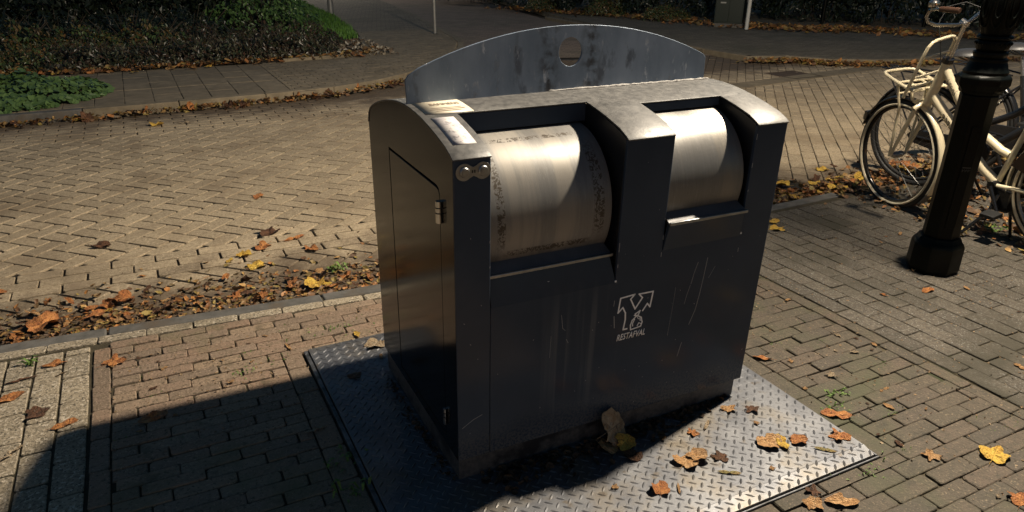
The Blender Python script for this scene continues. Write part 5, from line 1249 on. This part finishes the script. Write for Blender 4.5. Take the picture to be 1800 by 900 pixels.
for k, x in enumerate((-6, -5.1, -4.2, -3.3, -2.4, -1.5, -.6, .3, 1.2, 2.0)):
    lab = ORD[k] + ' shrub of the second bed row, ' + ('with reddish leaves' if x > .2 else 'with green and orange leaves')
    shrub(x, 11.6 + .1 * math.sin(k * 2), .04, ('r' if x > .2 else 'x') + 'b' + str(k % 2), dict(A2, seed=5 + k % 2), M_fol_red if x > .2 else M_fol_mix, 1.05 if x < .2 else .85, lab, gr + (', second row right' if x > .2 else ', second row left'))
for k, x in enumerate((-6.2, -5, -3.9, -2.8, -1.8, -.8, .2)):
    shrub(x, 12.8, .04, ('mix' if x < -4 else 'dm') + str(k % 2), dict(A3, seed=9 + k % 2), M_fol_mix if x < -4 else M_fol_dark, 1, ORD[k] + ' from the left of the darker shrubs in the third row of the bed', 'third row of shrubs in the bed')
for k, (x, y) in enumerate(((-7.5, 15), (-5.6, 14.8), (-3.8, 14.9), (-2.1, 14.8), (-.5, 14.9), (1.0, 15.2), (-1, 17), (1.2, 17.3), (-4, 17))):
    shrub(x, y, 0, 'dk' + str(k % 2), dict(A4, seed=13 + k % 2), M_fol_dark, 1, ORD[k] + ' of the tall dark bushes in near darkness at the back of the bed', 'tall dark bushes behind the bed')
shrub(1.75, 14.3, .04, 'gr', A5, M_fol_green, 1.0, 'bright green bush beside the grey post at the back of the bed', None)
shrub(1.9, 16.4, .04, 'gr', A5, M_fol_green, 1.15, 'green bush standing behind the bright one, left of the grey post', None)
shrub(2.2, 19.0, .04, 'gr', A5, M_fol_green, 1.1, 'farthest green bush at the path corner behind the grey post', None)
def grass_fn(n, poly, h, name, label):
    m_ = MB(); xs2 = [p[0] for p in poly]; ys2 = [p[1] for p in poly]; k = 0
    def inside(x, y):
        c = False
        for i in range(len(poly)):
            (x1, y1), (x2, y2) = poly[i], poly[i - 1]
            if (y1 > y) != (y2 > y) and x < (x2 - x1) * (y - y1) / (y2 - y1) + x1: c = not c
        return c
    while k < n:
        x, y = random.uniform(min(xs2), max(xs2)), random.uniform(min(ys2), max(ys2))
        if not inside(x, y): continue
        a = random.uniform(0, 6.28); L_ = h * random.uniform(.5, 1.2); w_ = .012; dx, dy = math.cos(a), math.sin(a)
        m_.add([(x - dy * w_, y + dx * w_, .04), (x + dy * w_, y - dx * w_, .04), (x + dx * L_ * .4, y + dy * L_ * .4, .04 + L_)], [(0, 1, 2)], random.random()); k += 1
    return tag(m_.build(name, foliage('grass_blades', [(.10, .22, .035), (.14, .28, .05), (.07, .15, .03)]), smooth=None, kind='stuff'), label, 'grass')
grass_fn(6000, [(2.0, 12.0), (3.15, 12.3), (3.5, 14), (3.95, 17.6), (4.3, 24), (3.2, 24), (2.9, 16), (1.7, 13.2)], .12, 'grass', 'bright green grass strip between the shrub bed and the path')
0 and grass_fn(900, [(4.95, 11.3), (4.75, 11.0), (4.6, 11.6), (4.9, 13), (5.6, 16.6), (5.85, 16.5), (5.15, 13)], .05, 'grass', 'thin yellow green grass along the edge of the side road')
# green ground cover spilling over the far pavement at left
gc = foliage_mb(5200, 1.35, 1.15, .26, .075, 0, 'dome', 31, .85, 1.1).mesh('ground_cover', M_fol_cover)
o = link(bpy.data.objects.new('ground_cover_plant', gc)); o.location = (-2.35, 8.35, .03); tag(o, 'bright green low ground cover plant spilling over the far pavement at left', 'plant')
MBx = foliage_mb(1600, .7, .5, .3, .08, 0, 'dome', 37, .7, .8).mesh('orange_shrub', M_fol_mix); o = link(bpy.data.objects.new('shrub', MBx)); o.location = (-3.1, 9.7, .03); tag(o, 'small orange leaved shrub behind the ground cover at the left edge', 'shrub')
# hedge and dark background planting on the right
hp_ = [(9.3, 21.5), (9.9, 18.5), (10.6, 16), (11.6, 14.4), (13.0, 13.2), (14.3, 11.6), (15.2, 10.2), (16.2, 8.6), (17.6, 7.2), (19.6, 6.2), (22, 5), (12.5, 17), (15.5, 13), (18, 10)]
for k, (x, y) in enumerate(hp_):
    shrub(x + .7, y + .5, 0, 'dk' + str(k % 2), dict(A4, seed=13 + k % 2), M_fol_dark, 1.0, ORD[k] + ' from the left of the dark hedge bushes behind the raised pavement', 'dark hedge bushes on the right', name='hedge_bush')
for k, (x, y) in enumerate(((9.9, 17.2), (10.6, 15.2), (11.2, 13.4))):
    shrub(x, y, .02, 'mix' + str(k % 2), dict(A3, seed=9 + k % 2), M_fol_mix, .7, ('farthest', 'middle', 'nearest')[k] + ' of the low yellowish shrubs left of the green cabinet', 'low shrubs left of the cabinet')
for k in range(26):     # dark trees closing the background
    a = -.35 + k * .085; d = 34 + (k % 3) * 4; x, y = CP.x + d * math.sin(a + .1), CP.y + d * math.cos(a + .1)
    if 4.6 < x < 13: 
        if d < 36: continue
    t = empty('background_tree', (x, y, 0), k)
    if k == 0: _tf = foliage_mb(2600, 2.6, 2.6, 4.5, .35, 1.5, 'dome', 41).mesh('crown', M_fol_dark); _tt = MB().tube([(0, 0, -.1), (.05, 0, 1.5), (0, .1, 3.5), (.1, 0, 5)], [.22, .17, .12, .05], 8).mesh('trunk', M_stem, 60)
    for nm, me in (('crown', _tf), ('trunk', _tt)): o = bpy.data.objects.new(nm, me); link(o); o.parent = t
    tag(t, 'dark tree in the unlit background beyond the planting, ' + ('left' if k < 9 else 'middle' if k < 17 else 'right') + ' part', 'tree', 'dark background trees')

# ------------------------------------------------------------------ posts and cabinet
def post(x, y, r, h, mt, label, cat, z0=0, name='post', rim=True, group=None):
    t = empty(name, (x, y, z0)); MB().tube([(0, 0, -.1), (0, 0, h)], r, 20).build('tube', mt, t)
    if rim: MB().tube([(0, 0, -.02), (0, 0, .012)], r * 1.25, 20).build('ground_collar', M_black, t)
    MB().tube([(0, 0, h), (0, 0, h + .01)], r * 1.05, 20).build('cap', mt, t); return tag(t, label, cat, group)
post(4.817, 12.62, .032, 2.6, M_galv, 'thin dark grey sign post on the far pavement behind the container', 'post', .035, 'sign_post')
post(4.07, 18.1, .075, 3.2, M_galv, 'thick grey post on the grass among the green bushes', 'post', .035, 'lamp_pole')
post(11.34, 10.76, .040, 2.8, M_pale, 'pale grey post right of the green cabinet', 'post', .02, 'sign_post')
post(13.9, 11.0, .035, 2.5, M_black, 'dim dark post in front of the hedge, nearer to the pale post', 'post', .02)
post(15.6, 9.6, .035, 2.5, M_black, 'dim dark post in front of the hedge, farther right towards the bicycle', 'post', .02)
cb = empty('utility_cabinet', (11.55, 11.55, .02), math.radians(-50)); tag(cb, 'dark green street cabinet in front of the hedge at upper right', 'cabinet')
MB().box(-.32, .32, -.25, .25, -.05, .08).build('cabinet_base', M_kerb, cb, bevel=.004)
MB().box(-.31, .31, -.24, .24, .08, 1.25).build('cabinet_body', M_cab, cb, bevel=.006)
for s_ in (-1, 1):
    dr_ = MB().box(min(s_ * .004, s_ * .29), max(s_ * .004, s_ * .29), -.252, -.241, .12, 1.2).build('cabinet_door', M_cab, cb, bevel=.003)
MB().box(.0, .02, -.26, -.252, .62, .76).build('cabinet_handle', M_black, dr_, bevel=.002)
MB().box(-.2, -.08, -.2545, -.2525, .50, .53).build('cabinet_plate', M_galv, cb, smooth=None)
MB().box(-.34, .34, -.27, .27, 1.25, 1.30).build('cabinet_roof', M_cab, cb, bevel=.006)
